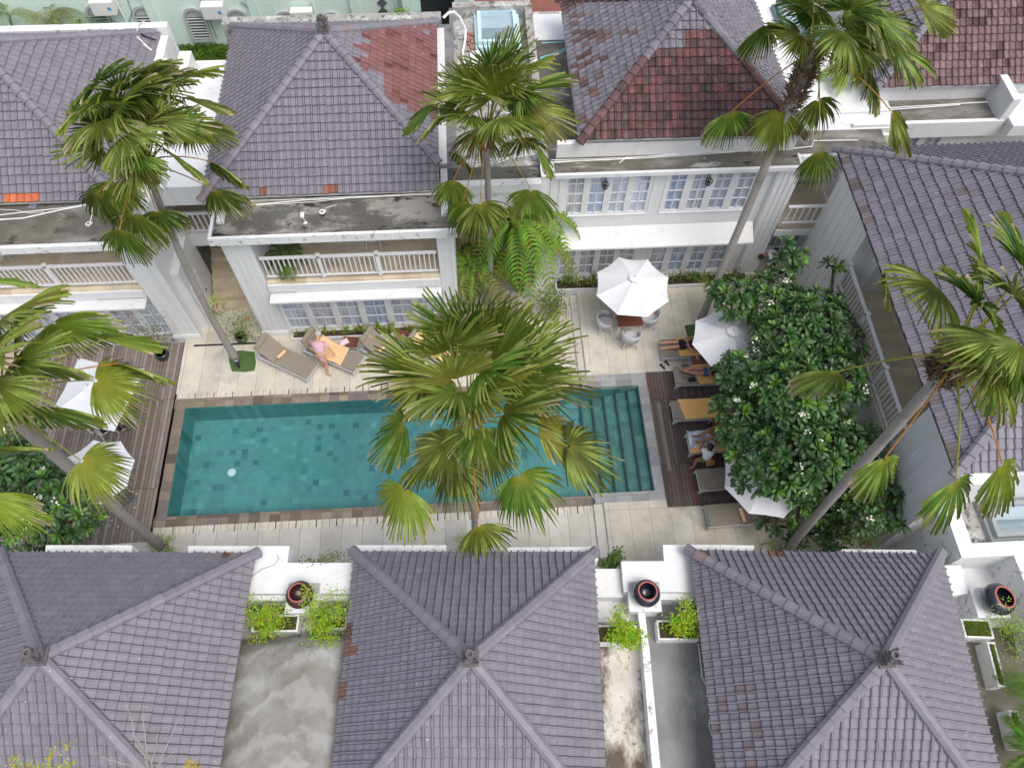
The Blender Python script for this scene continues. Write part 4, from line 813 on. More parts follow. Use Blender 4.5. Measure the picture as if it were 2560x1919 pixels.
fan_palm('tall fan palm standing on a green turf square left of the angled loungers', (-8.277,13.833,0.0), (-7.887,14.126,8.786), [((-7.12,14.2,9.95),(-6.11,14.93,9.31),1.0),((-7.55,15.17,9.87),(-6.29,15.0,10.45),1.0),((-6.8,15.26,9.57),(-6.5,16.28,8.65),1.0),((-6.95,13.52,9.63),(-6.64,14.06,8.38),1.0),((-6.75,14.91,9.09),(-6.56,15.36,7.78),1.0),((-6.49,13.89,7.92),(-6.07,14.2,6.62),0.75),((-6.44,14.38,8.38),(-5.97,14.83,7.14),0.6),((-9.02,14.23,7.97),(-9.37,13.99,6.64),1.0),((-8.44,13.41,7.72),(-8.63,13.4,6.33),1.0),((-8.03,13.71,7.46),(-8.33,13.85,6.1),1.0),((-8.54,12.73,7.93),(-8.85,12.83,6.56),0.8),((-9.06,13.51,8.33),(-9.58,13.82,7.07),0.7),((-7.95,14.3,10.17),(-7.05,13.89,11.16),1.0),((-8.46,14.98,10.26),(-7.99,14.18,11.31),1.0),((-7.65,15.35,10.19),(-6.91,14.69,11.18),1.0),((-8.71,14.61,9.94),(-8.42,13.53,10.79),0.8),((-7.64,13.57,10.05),(-7.04,12.38,10.47),1.0),((-8.24,14.89,9.94),(-7.97,13.75,10.72),1.0),((-7.88,15.07,9.94),(-6.69,14.99,10.68),1.0),((-8.2,13.94,10.14),(-7.73,12.71,10.63),1.0),((-8.09,15.01,10.01),(-7.78,14.4,11.23),1.0),((-6.91,15.47,9.93),(-6.06,14.7,10.74),1.0)], r0=.115, r1=.085, tone=.45, filler=9, seed=12, bend=(-.25, .1))
fan_palm('tall fan palm behind the areca clump, crown in front of the pale blue skylight', (.42, 15.55, 0), (0.364,15.641,8.039), [((0.52,15.94,9.55),(0.6,15.52,10.89),1.0),((0.75,15.63,9.54),(1.36,15.81,10.79),1.0),((0.98,15.81,9.45),(1.85,15.44,10.48),1.0),((1.29,15.49,9.27),(2.25,14.88,10.09),1.0),((1.38,15.14,9.1),(2.73,15.19,8.72),1.0),((0.71,14.69,9.21),(1.37,13.59,9.77),1.0),((0.21,16.76,6.98),(0.17,15.38,7.22),1.0),((-0.55,15.12,9.18),(-0.98,15.8,8.04),1.0),((-0.94,15.56,8.87),(-1.67,16.3,7.93),1.0),((1.39,16.28,7.08),(1.46,16.94,5.84),1.0),((1.67,15.82,7.22),(2.37,16.17,6.06),0.8),((0.08,15.19,9.5),(-0.24,14.23,10.46),1.0),((0.13,14.25,6.75),(0.3,13.89,5.41),1.0),((1.49,14.42,6.99),(1.69,14.43,5.61),1.0),((-0.31,14.3,6.81),(-0.34,14.06,5.43),0.7),((-0.56,14.7,7.15),(-0.71,14.63,5.76),0.8),((0.14,15.36,9.55),(0.08,15.03,10.91),1.0),((0.61,15.13,9.48),(0.24,14.68,10.75),1.0),((-0.47,16.06,6.8),(-0.15,16.74,5.61),0.6)], r0=.1, r1=.09, tone=.45, filler=9, seed=13)
fan_palm('tall fan palm leaning right in front of the right villa windows, brown shaggy crown shaft', (7.505,14.297,0.2), (8.811,16.508,9.461), [((7.32,16.45,10.27),(7.61,16.84,9.01),0.8),((6.94,16.0,7.98),(7.16,16.14,6.66),1.0),((8.32,16.1,7.89),(8.12,15.66,6.62),1.0),((9.47,16.5,7.89),(9.86,16.3,6.62),1.0),((9.07,14.68,7.76),(9.45,14.45,6.49),0.8),((10.4,16.15,8.97),(10.99,16.36,7.77),1.0),((10.44,15.85,10.01),(11.71,15.65,9.59),1.0),((10.53,14.81,8.92),(11.46,14.38,8.05),0.6),((9.35,15.88,10.94),(10.46,15.7,10.18),1.0),((10.78,16.17,10.85),(12.03,16.52,10.48),1.0),((8.75,15.41,10.76),(8.29,14.15,10.85),1.0),((8.15,16.16,10.99),(8.43,16.92,9.91),1.0),((8.9,15.81,11.01),(8.74,15.15,12.17),1.0),((9.79,15.9,10.71),(11.08,16.12,10.4),1.0),((8.62,16.5,11.15),(8.36,15.87,12.31),1.0),((7.98,16.71,10.93),(7.24,16.3,11.99),1.0),((10.35,17.1,9.03),(10.1,15.78,9.21),1.0)], r0=.11, r1=.13, tone=.4, filler=9, seed=14, shag=(340, 1.6, 1.6), pw=1.15)
fan_palm('leaning fan palm rising past the frangipani tree, crown over the long right roof', (8.64,6.239,0.2), (9.04,7.075,9.92), [((7.11,7.34,9.02),(6.57,7.49,7.85),0.85),((7.75,5.61,8.58),(7.79,4.95,7.46),1.0),((8.74,4.93,8.92),(9.03,4.29,7.83),1.0),((9.41,5.06,9.4),(9.94,4.36,8.44),0.8),((8.14,7.72,11.27),(7.28,6.95,11.89),1.0),((7.88,8.75,10.39),(8.55,8.71,9.28),0.3),((8.9,7.82,11.5),(8.27,7.99,12.62),1.0),((9.8,8.04,11.32),(9.17,8.09,12.45),1.0),((8.98,6.32,11.5),(7.98,5.62,11.94),1.0),((8.53,6.07,11.26),(7.75,5.21,11.85),1.0),((8.98,5.94,11.25),(9.51,5.84,10.07),1.0),((8.63,6.43,11.49),(7.66,5.74,12.03),1.0),((9.07,7.19,11.67),(8.6,6.71,12.78),1.0),((8.47,7.12,11.57),(7.87,6.81,12.69),0.7)], r0=.125, r1=.12, tone=.5, filler=0, seed=15, shag=(420, .7, 2.3), pw=1.35, bend=(.1, .1))
fan_palm('fan palm leaning in from the left edge over the weathered wooden deck', (-9.775,7.467,0.0), (-8.809,6.97,10.012), [((-7.88,8.35,10.37),(-7.4,8.64,9.14),1.0),((-7.14,8.25,9.9),(-6.88,9.03,8.83),0.8),((-6.98,7.9,9.58),(-6.58,8.31,8.36),0.7),((-7.35,7.58,9.53),(-6.45,7.65,8.53),1.0),((-7.5,6.39,10.73),(-7.39,6.67,9.41),1.0),((-7.58,6.2,8.95),(-7.02,5.82,7.78),1.0),((-7.76,7.04,11.21),(-8.44,7.05,10.05),1.0),((-7.71,7.09,11.17),(-7.5,7.47,9.89),0.6),((-8.23,7.86,11.21),(-7.18,7.67,12.04),1.0),((-8.28,5.66,10.76),(-8.32,6.22,9.53),1.0),((-8.87,5.39,9.39),(-8.56,4.97,8.14),1.0),((-7.96,6.53,11.3),(-7.25,5.42,11.59),1.0),((-8.2,8.14,10.91),(-7.17,7.92,11.75),0.6),((-8.1,6.91,11.45),(-7.08,6.76,12.32),1.0),((-8.79,8.65,11.33),(-9.02,9.52,10.32),1.0)], r0=.13, r1=.125, tone=.8, filler=5, seed=16)

def pinnate(mb, a, mid, b, wid=.32, n=26, col=G2, rnd=random, droop=.4, lw=.019):
    """feather frond along a bezier a-mid-b with narrow leaflets on both sides"""
    a, mid, b = V(a), V(mid), V(b); prev = a; pts = []
    for i in range(n+1):
        t = i/n; pts.append(a*(1-t)**2+mid*2*t*(1-t)+b*t*t)
    mb.tube(pts[::3]+[pts[-1]], [.014]*(len(pts[::3]))+[.004], 4, col=(.3, .34, .07))
    for i in range(3, n+1):
        d = (pts[i]-pts[i-1]).normalized(); s_ = d.cross(V((0, 0, 1))); s_ = s_.normalized() if s_.length > .05 else V((1, 0, 0)); t = i/n; L_ = wid*(sin(pi*min(1, t*.93+.06))**.6)*rnd.uniform(.85, 1.1)
        for sg in (-1, 1):
            c = tuple(q*rnd.uniform(.75, 1.25) for q in col); dv = (s_*sg*.85+d*.55+V((0, 0, .25))).normalized(); p0 = pts[i]; p1 = p0+dv*L_*.5; p2 = p0+dv*L_+V((0, 0, -droop*L_))+d*.1*L_
            w_ = d*lw
            mb.add([p0-w_*.4, p0+w_*.4, p1+w_, p1-w_], [(0, 1, 2, 3)], c); mb.add([p1-w_, p1+w_, p2], [(0, 1, 2)], c)
def feather_palm(label, base, n, L_, seed, col=G2, height=.6, stems=1, wid=.32, grp=None, sp=.3, el0=20, el1=75, nl=26, droop=1.1, cat='palm plant', nm='areca_palm', lw=.019):
    rnd = random.Random(seed); t = thing(nm, label, cat, base, 0, grp); base = V(base); lf = MB(); st = MB()
    for s_ in range(stems):
        a = 2*pi*s_/stems+.4; h = height*rnd.uniform(.7, 1.05); top = base+V((cos(a)*sp, sin(a)*sp, h)); st.tube([base+V((cos(a)*sp*.3, sin(a)*sp*.3, 0)), base.lerp(top, .5), top], [.05, .045, .035], 7)
        for k in range(n):
            az = 2*pi*k/n+rnd.random()*.7; el = radians(rnd.uniform(el0, el1)); d = V((cos(az)*cos(el), sin(az)*cos(el), sin(el))); l = L_*rnd.uniform(.75, 1.1)
            mid = top+d*l*.6; end = top+V((d.x, d.y, 0)).normalized()*l*(.55+.4*cos(el))+V((0, 0, l*(sin(el)*.9-droop*.75)))
            pinnate(lf, top, mid, end, wid, nl, tuple(c*rnd.uniform(.8, 1.2) for c in col), rnd, .4, lw)
    st.build('stem', 'branch', t); lf.build('leaves', 'leafatt', t, colattr=True); return t
AG = (.21, .31, .045)
feather_palm('bright green areca palm clump left of the tall palm trunk by the centre villa', (-.15, 16.15, 0), 9, 1.75, 21, AG, 2.9, 3, .42, None, .45, 0, 70, 17, 1.6, lw=.055)
feather_palm('bright green areca palm clump beside the right villa corner column', (1.45, 16.35, 0), 9, 1.8, 26, AG, 3.9, 5, .42, None, .5, 0, 75, 17, 1.7, lw=.055)
feather_palm('small bright areca palm on the roof behind the tall upper right palm', (12.024,20.337,5.1), 9, 1.0, 22, (.25, .4, .03), .3, 1, .25)
feather_palm('potted feather palm in the corner of the centre villa balcony', (-6.2, 15.3, 2.9), 9, 1.0, 23, (.1, .17, .04), .5, 1, .28)
feather_palm('feather palm fronds at the lower right corner beside the white planters', (12.557,1.537,2.9), 9, 1.1, 24, (.12, .22, .03), .5, 1, .3)
feather_palm('feather palm below the planters in the lower right corner', (11.771,0.391,2.9), 8, .9, 25, (.12, .22, .03), .3, 1, .3)
for k, (lb, px) in enumerate((('grey green feather palm at the far left by the mint building', (-17.078,26.64,3.5)), ('tallest feather palm between the mint building and the left villa roof', (-15.676,26.933,3.5)), ('feather palm beside the first louvred window of the mint building', (-14.785,26.96,3.2)))):
    feather_palm(lb, px, 9, 1.7, 30+k, (.22, .3, .12), .6, 1, .45, None, .2, 10, 70, 22)
feather_palm('yellow green feather palm behind the blue skylight beyond the mint building', (.6, 25.1, 3.2), 8, 1.0, 28, (.4, .42, .04), .5, 1, .3)

def leaf_bush(t, pts, size=.05, n=14, col=(.3, .45, .04), rnd=random, partname='leaves', m='leafatt', per=10, spread=.12):
    """small leaves scattered round twig points"""
    mb = MB()
    for p in pts:
        for k in range(per):
            c = V(p)+V((rnd.gauss(0, spread), rnd.gauss(0, spread), rnd.gauss(0, spread*.7))); a = V((rnd.gauss(0, 1), rnd.gauss(0, 1), rnd.gauss(0, .5))).normalized()*size*rnd.uniform(.6, 1.3); b = a.cross(V((rnd.gauss(0, .5), rnd.gauss(0, .5), 1))).normalized()*size*.45
            cc = tuple(q*rnd.uniform(.65, 1.3) for q in col); mb.add([c-a, c+b, c+a, c-b], [(0, 1, 2, 3)], cc)
    return mb.build(partname, m, t, colattr=True)
def twig_bush(label, base, targets, col=(.3, .45, .04), size=.05, seed=1, per=12, nm='shrub', cat='shrub', spread=.1, bark='wood_twig', flowers=0, grp=None):
    rnd = random.Random(seed); t = thing(nm, label, cat, base, 0, grp); st = MB(); pts = []; base = V(base)
    for tg in targets:
        tg = V(tg); n = 6; P = [base.lerp(tg, i/n)+V((rnd.gauss(0, .02), rnd.gauss(0, .02), .1*sin(pi*i/n))) for i in range(n+1)]; st.tube(P, [.016-.002*i for i in range(n+1)], 4)
        for i in range(2, n+1): pts += [P[i], P[i]+V((rnd.gauss(0, spread), rnd.gauss(0, spread), rnd.gauss(0, spread)))]
    st.build('stems', bark, t)
    if per: leaf_bush(t, pts, size, 14, col, rnd, per=per, spread=spread)
    if flowers:
        f = MB()
        for k in range(flowers):
            p = rnd.choice(pts); f.ball((p[0]+rnd.gauss(0, .08), p[1]+rnd.gauss(0, .08), p[2]+.04), .035, 5, 3)
        f.build('flowers', 'redpetal', t)
    return t
LIME = (.33, .5, .03)
twig_bush('lime green shrub in the white planter left of the maroon jar', (-5.521,4.406,2.9), [(-6.103,4.671,3.4),(-5.79,4.773,3.7),(-5.678,4.271,3.4),(-5.373,4.585,3.6),(-5.135,4.62,3.8),(-5.489,4.002,3.3),(-5.724,3.915,3.1),(-5.147,4.2,3.6),(-5.031,4.473,3.6),(-5.901,4.402,3.5),(-5.308,4.137,3.5)], LIME, .035, 41, 13, spread=.1)
twig_bush('lime green shrub hanging over the cement vault right of the maroon jar', (-4.271,4.376,2.9), [(-4.447,4.816,4.0),(-4.269,4.643,3.9),(-3.75,4.758,3.7),(-3.482,4.411,3.5),(-3.53,4.533,3.8),(-4.016,4.138,3.6),(-4.221,4.078,3.5),(-4.068,3.667,3.2),(-3.959,3.753,3.2),(-3.773,3.816,3.3),(-4.312,4.34,3.6),(-3.664,4.233,3.5),(-4.446,3.724,3.0)], LIME, .035, 42, 14, spread=.11)
twig_bush('lime green shrub in the planter left of the dividing wall', (3.182,3.626,2.8), [(2.965,4.017,3.9),(2.908,3.854,3.6),(3.229,3.743,3.6),(3.388,3.517,3.3),(3.105,3.459,3.2),(2.86,3.546,3.3),(3.496,3.484,3.2),(3.302,3.374,3.1)], LIME, .04, 43, 16, spread=.09)
twig_bush('lime green shrub in the planter right of the dividing wall', (4.734,3.685,2.8), [(4.565,4.117,3.9),(4.529,3.884,3.7),(4.362,3.796,3.5),(4.777,3.799,3.6),(4.845,3.53,3.3),(4.475,3.644,3.3),(4.322,3.726,3.4)], LIME, .04, 44, 16, spread=.09)
twig_bush('sparse yellow green shrub beside the small right edge planters', (12.946,3.054,2.5), [(12.405,3.519,3.2),(12.3,3.354,3.1),(12.593,3.275,3.4),(12.542,2.738,3.3),(11.985,3.548,3.6),(12.283,2.044,3.2),(12.183,3.751,3.9),(12.712,3.509,3.6)], LIME, .03, 45, 9, spread=.12)
twig_bush('bare grey branching twigs in front of the lower left roof', (-6.429,1.001,6.2), [(-6.788,2.25,7.2),(-5.655,1.984,7.2),(-7.233,1.365,7.0),(-5.787,1.349,7.0),(-6.587,1.713,7.1),(-6.075,1.619,7.1),(-6.395,2.081,7.3)], LIME, .02, 46, 0, nm='bare_twigs', cat='branches')
twig_bush('yellowing leafy sprigs at the bottom left edge of the picture', (-8.26,0.93,6.5), [(-8.477,1.327,7.2),(-7.661,1.434,7.3),(-7.557,1.212,7.2),(-7.89,1.168,7.2),(-8.38,1.215,7.2)], (.5, .5, .03), .035, 47, 6, nm='leafy_sprigs', cat='branches', spread=.06)
twig_bush('yellow leaves at the bottom edge right of the bare twigs', (-5.632,0.782,6.5), [(-5.466,1.095,7.2),(-5.318,1.023,7.2)], (.6, .42, .03), .035, 48, 6, nm='leafy_sprigs', cat='branches', spread=.05)
twig_bush('flowering shrub with sparse leaves beside the turf square palm', (-8.163,14.711,0.0), [(-7.945,14.951,1.2),(-7.652,14.752,1.0),(-7.473,14.398,0.8),(-8.399,14.95,1.0),(-8.61,14.586,0.6),(-8.038,14.636,1.2),(-7.544,14.278,0.5),(-7.813,14.578,1.5)], (.22, .3, .05), .035, 49, 9, flowers=3, spread=.13)
twig_bush('thin climbing shrub at the foot of the centre villa right column', (-0.586,14.076,0.4), [(-0.667,14.523,1.3),(-0.955,14.49,0.9),(-0.839,14.135,0.7),(-0.48,14.263,1.2),(-1.04,14.453,0.6)], (.12, .16, .05), .03, 50, 6, flowers=2, spread=.12)
twig_bush('bushy shrub right of the centre palm crown by the paved steps', (2.556,14.859,0.1), [(2.002,15.428,1.0),(2.339,15.423,1.1),(2.745,15.308,1.0),(2.803,15.031,0.8),(2.184,15.073,0.9),(2.527,15.152,1.0)], (.16, .24, .04), .05, 51, 12, spread=.12)
twig_bush('low vine along the white ledge left of the middle near roof', (-4.317,5.719,3.1), [(-4.756,5.857,3.2),(-4.502,5.802,3.2),(-4.168,5.898,3.3),(-3.995,5.833,3.35),(-3.786,5.857,3.3),(-3.589,5.867,3.4),(-3.521,5.79,3.2)], (.13, .17, .05), .03, 52, 5, nm='vine', cat='plant', spread=.05)
twig_bush('small dark leafed plant beside the white ledge near the terrace steps', (3.133,5.463,2.6), [(3.179,5.618,3.2),(3.033,5.477,3.0),(3.156,5.493,3.1),(2.883,5.411,2.9),(3.295,5.409,2.9)], (.1, .17, .04), .05, 53, 12, spread=.06)
twig_bush('sparse red flowering shrub below the frangipani tree at the right', (10.495,6.184,1.2), [(9.939,6.447,1.9),(10.352,6.31,1.9),(10.544,6.046,1.8),(10.149,6.1,1.7),(10.504,5.858,1.5),(9.782,6.144,1.8)], (.12, .2, .05), .04, 54, 9, flowers=6, spread=.13)
twig_bush('potted climber with red blossom at the left villa column', (-10.828,14.188,0.4), [(-10.73,14.453,1.2),(-10.348,14.634,1.6),(-11.131,14.448,1.0),(-10.371,14.319,0.9),(-11.273,14.592,1.5),(-11.858,14.553,1.6)], (.17, .24, .05), .035, 55, 9, flowers=3, spread=.12)

def strap_plants(label, x0_, x1_, y, z, n, seed, col=(.2, .3, .05), h=.4, nm='strap_leaf_border'):
    rnd = random.Random(seed); mb = MB()
    for k in range(n):
        x = rnd.uniform(x0_, x1_); yy = y+rnd.uniform(-.12, .12)
        for q in range(rnd.randint(8, 13)):
            a = rnd.random()*2*pi; l = h*rnd.uniform(.6, 1.2); c = tuple(v*rnd.uniform(.6, 1.4) for v in (col if rnd.random() < .8 else (.4, .36, .12))); d = V((cos(a), sin(a), 0)); s_ = V((-sin(a), cos(a), 0))*.014
            p0 = V((x, yy, z)); p1 = p0+d*l*.3+V((0, 0, l*.75)); p2 = p0+d*l*.75+V((0, 0, l*.7)); mb.add([p0-s_, p0+s_, p1+s_, p1-s_], [(0, 1, 2, 3)], c); mb.add([p1-s_, p1+s_, p2], [(0, 1, 2)], c)
    o = mb.build(nm, 'leafatt', None, colattr=True); tag(o, label, 'plants', None, 'stuff'); return o
def planter(name, label, x0_, x1_, y0_, y1_, z0, z1, mat_, soil, th=.07, fill=None, rz=0, c=None, lab_m=None):
    cx, cy = (x0_+x1_)/2, (y0_+y1_)/2; t = thing(name, label, 'planter', (cx, cy, z0), rz); a, b, h = (x1_-x0_)/2, (y1_-y0_)/2, z1-z0
    m_ = MB(); m_.box(-a, -b, 0, a, -b+th, h); m_.box(-a, b-th, 0, a, b, h); m_.box(-a, -b+th, 0, -a+th, b-th, h); m_.box(a-th, -b+th, 0, a, b-th, h); m_.build('box', mat_, t, local=True, bevel=.008)
    s_ = MB(); s_.box(-a+th, -b+th, 0, a-th, b-th, h-.05); s_.build('soil', soil, t, local=True); return t
def grass_in(t, a, b, z, n, seed, col=(.16, .2, .05), h=.12):
    rnd = random.Random(seed); mb = MB()
    for k in range(n):
        x, y = rnd.uniform(-a, a), rnd.uniform(-b, b); an = rnd.random()*2*pi; l = h*rnd.uniform(.5, 1.4); c = tuple(v*rnd.uniform(.5, 1.4) for v in (col if rnd.random() < .75 else (.35, .28, .15))); d = V((cos(an), sin(an), 0))*l*.7; s_ = V((-sin(an), cos(an), 0))*.006; p = V((x, y, z))
        mb.add([p-s_, p+s_, p+d+V((0, 0, l))], [(0, 1, 2)], c)
    o = mb.build('grass', 'grassm', t, local=True, colattr=True); o['kind'] = 'stuff'; return o
planter('planter', 'long low white planter under the centre villa ground floor windows', -6.45, -1.0, 14.45, 14.8, 0, .22, 'white_old', 'soil', .05)
strap_plants('strap leaved border plants in the centre villa planter behind the loungers', -6.3, -1.1, 14.63, .18, 46, 61, h=.3)
planter('planter', 'long low white planter under the right villa windows behind the dining umbrella', 2.7, 9.6, 15.95, 16.45, 0, .35, 'white', 'soil', .06)
strap_plants('strap leaved border plants in the planter below the right villa', 2.9, 9.4, 16.2, .3, 62, 62, (.14, .22, .05))
for k, (lb, pa, pb, zz, gc, rz) in enumerate((
    ('weathered white planter left of the maroon jar, grass inside', (-5.915,4.59,2.95), (-4.78,4.174,2.95), 2.95, (.16, .2, .05), -.055),
    ('weathered white planter right of the maroon jar by the middle roof', (-4.266,4.462,2.95), (-3.605,4.157,2.95), 2.95, (.16, .2, .05), -.055),
    ('white planter with dry grass left of the dividing wall', (2.501,3.882,2.95), (3.498,3.429,2.95), 2.95, (.16, .2, .05), -.055),
    ('white planter with dry grass right of the dividing wall', (3.994,3.916,2.95), (5.006,3.44,2.95), 2.95, (.18, .2, .06), -.055),
    ('square planter of green grass under the dark blue jar at the right edge', (11.572,3.552,2.9), (12.296,3.089,2.9), 2.9, (.2, .34, .03), -.09),
    ('tall white planter of green grass at the right edge beside the lower right roof', (11.966,2.984,2.95), (12.172,1.952,2.95), 2.95, (.17, .3, .03), -.09),
    ('white planter partly under palm fronds at the lower right edge', (11.935,1.435,2.95), (12.158,0.615,2.95), 2.95, (.1, .17, .03), -.09))):
    ax_, bx_ = min(pa[0], pb[0]), max(pa[0], pb[0]); ay_, by_ = min(pa[1], pb[1]), max(pa[1], pb[1])
    t = planter('planter', lb, ax_, bx_, ay_, by_, 2.58 if k < 4 else 2.4, zz, 'white_old', 'soil', .05, rz=rz); h_ = zz-(2.58 if k < 4 else 2.4)
    grass_in(t, (bx_-ax_)/2-.06, (by_-ay_)/2-.06, h_-.06, 900, 70+k, gc, .11)
    t['group'] = 'white planters on the near roof terraces'
t = thing('hedge', 'clipped green hedge strip beyond the white stair block', 'hedge', (-10.8, 26.0, 0)); rnd = random.Random(5); mb = MB()
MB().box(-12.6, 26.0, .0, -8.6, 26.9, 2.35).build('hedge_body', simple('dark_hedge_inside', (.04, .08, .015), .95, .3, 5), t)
for k in range(9000):
    x = rnd.uniform(-12.7, -8.5); fr = rnd.random()
    if fr < .6: y, z = rnd.uniform(25.9, 26.95), 2.4+rnd.gauss(0, .05)
    else: y, z = 25.95+rnd.gauss(0, .05), rnd.uniform(.9, 2.4)
    tone = .7+.5*noise.noise(V((x*2, y*2, z))); c = V((x, y, z)); a = V((rnd.gauss(0, 1), rnd.gauss(0, 1), rnd.gauss(0, .6))).normalized()*.05; b = a.cross(V((.2, .1, 1))).normalized()*.03; mb.add([c-a, c+b, c+a, c-b], [(0, 1, 2, 3)], tuple(q*tone*rnd.uniform(.6, 1.3) for q in (.13, .25, .03)))
mb.build('leaves', 'leafatt', t, colattr=True)
twig_bush('small potted shrub against the mint building wall near the turquoise tank', (-2.472,25.588,4.2), [(-2.566,25.343,4.6),(-2.397,25.23,4.8),(-2.278,25.331,4.6)], (.2, .34, .04), .05, 56, 16, spread=.1)

# ---- frangipani trees
def frangipani(label, base, blobs, n, seed, trunk_h=1.6, nflow=20):
    """blobs: (x, y, z, r) spheres that the canopy surface follows; rosettes of long leaves at the branch tips"""
    rnd = random.Random(seed); t = thing('frangipani_tree', label, 'tree', base, 0, 'frangipani trees'); base = V(base); lf = MB(); br = MB(); fl = MB(); tips = []
    fork = base+V((0, 0, trunk_h)); tr = MB(); tr.tube([base, base+V((.05, .03, trunk_h*.5)), fork], [.16, .14, .12], 9); tr.build('trunk', 'branch', t)
    wts = [b[3]**2 for b in blobs]
    tries = 0
    while len(tips) < n and tries < n*30:
        tries += 1; b = rnd.choices(blobs, wts)[0]; u = rnd.uniform(-.25, 1); a = rnd.random()*2*pi; s_ = sqrt(max(0, 1-u*u)); c = V(b[:3]); rr = b[3]*rnd.uniform(.6, 1.08); p = c+V((s_*cos(a), s_*sin(a), u*.72))*rr
        if any((p-V(q[:3])).length < q[3]*.55 for q in blobs): continue
        if any((p-q[0]).length < .31 for q in tips): continue
        tips.append((p, ((p-c).normalized()+V((0, 0, .9))).normalized(), c))
    for b in blobs: br.tube([fork, fork.lerp(V(b[:3]), .5)+V((0, 0, -.1)), V(b[:3])], [.1, .07, .045], 7)
    for (p, d, c) in tips:
        br.tube([c, c.lerp(p, .6)-V((0, 0, .08)), p], [.035, .025, .02], 5); fresh = rnd.random() < .22; sun = rnd.uniform(.75, 1.25)  # last factor is only a random tone for each rosette
        x = d.cross(V((0, 0, 1)) if abs(d.z) < .95 else V((1, 0, 0))).normalized(); y = d.cross(x); ph = rnd.random()*6
        for k in range(rnd.randint(13, 19)):
            a = 2.4*k+ph; outn = k/17.; L_ = (.25+.12*outn)*rnd.uniform(.85, 1.12); el = radians(68-78*outn+rnd.gauss(0, 6)); rad = x*cos(a)+y*sin(a); dv = rad*cos(el)+d*sin(el); sd_ = dv.cross(d).normalized() if abs(dv.dot(d)) < .98 else x; nn = sd_.cross(dv).normalized()
            w_ = L_*.165; base_c = lerp3((.018, .055, .014), (.045, .11, .02), rnd.random()); cc = lerp3(base_c, (.11, .24, .02), .7 if fresh and outn < .4 else 0); cc = tuple(q*sun for q in cc); mid = tuple(q*1.6+.02 for q in cc)  # sun here is the random tone of the rosette
            P0 = p; P = [P0]
            secs = ((.3, .35), (.62, .95), (.85, 1.0), (1.0, .35))
            row = [(P0, P0, P0)]
            for (u, ww) in secs: q = P0+dv*L_*u-V((0, 0, 1))*(.16*L_*u*u); row.append((q-sd_*w_*ww+nn*.012, q, q+sd_*w_*ww+nn*.012))
            for i in range(4):
                (a0, b0, c0), (a1, b1, c1) = row[i], row[i+1]
                if i == 0: lf.add([b0, b1, a1], [(0, 1, 2)], cc); lf.add([b0, c1, b1], [(0, 1, 2)], cc)
                else: lf.add([a0, b0, b1, a1], [(0, 1, 2, 3)], [cc, mid, mid, cc]); lf.add([b0, c0, c1, b1], [(0, 1, 2, 3)], [mid, cc, cc, mid])
    for q in rnd.sample(tips, min(nflow, len(tips))):
        c = q[0]+q[1]*.14+V((rnd.gauss(0, .08), rnd.gauss(0, .08), .02))
        for k in range(rnd.randint(7, 15)):
            f = c+V((rnd.gauss(0, .055), rnd.gauss(0, .055), rnd.gauss(0, .03))); nrm = V((rnd.gauss(0, .4), rnd.gauss(0, .4), 1)).normalized(); x = nrm.cross(V((1, 0, 0))).normalized(); y = nrm.cross(x)
            for j in range(5):
                a = 2*pi*j/5; d1 = x*cos(a)+y*sin(a); d2 = x*cos(a+.75)+y*sin(a+.75); d0 = x*cos(a-.35)+y*sin(a-.35); fl.add([f, f+d0*.022, f+d1*.036+nrm*.006, f+d2*.02], [(0, 1, 2, 3)])
    br.build('branches', 'branch', t); lf.build('crown', 'plumeria', t, colattr=True); fl.build('flowers', 'petal', t)
frangipani('large frangipani tree with dark glossy leaves and white flowers over the right loungers', (10.193,10.088,0.2), [(10.381,7.68,2.9,0.65),(10.929,7.048,2.5,0.5),(7.561,8.2,3.4,0.6),(7.62,7.596,3.3,0.65),(7.203,7.544,3.2,0.5),(8.18,7.192,2.8,0.45),(8.772,7.777,2.3,0.55),(7.014,8.744,3.2,0.55),(7.766,13.31,3.2,0.6),(8.854,13.188,3.4,0.75),(9.748,12.131,3.6,0.95),(8.758,11.481,3.6,0.8),(7.457,10.325,3.4,0.75),(8.492,9.664,3.8,1.05),(7.115,9.371,3.3,0.65),(9.771,9.965,3.6,0.85),(8.41,7.992,3.5,1.0),(7.245,8.113,3.1,0.55),(9.724,8.225,3.1,0.8),(9.731,7.39,1.3,0.7),(10.31,6.749,2.3,0.65),(10.582,11.38,3.4,0.55),(9.581,14.213,3.8,0.4),(10.81,13.923,3.8,0.22),(9.532,14.924,3.7,0.2),(11.049,6.558,2.4,0.35),(10.714,8.635,2.9,0.4),(8.292,6.895,1.2,0.35),(8.832,6.494,0.7,0.35),(9.866,6.433,0.9,0.5)], 430, 81, 1.5, 34)
frangipani('frangipani tree with white flowers at the left edge below the deck umbrellas', (-14.07,8.878,0.0), [(-12.765,9.004,2.9,0.8),(-11.684,8.025,2.9,0.8),(-12.657,7.556,2.8,0.8),(-11.041,7.506,2.7,0.6),(-11.784,7.359,2.6,0.6),(-12.993,10.125,2.6,0.3)], 120, 82, 1.2, 22)
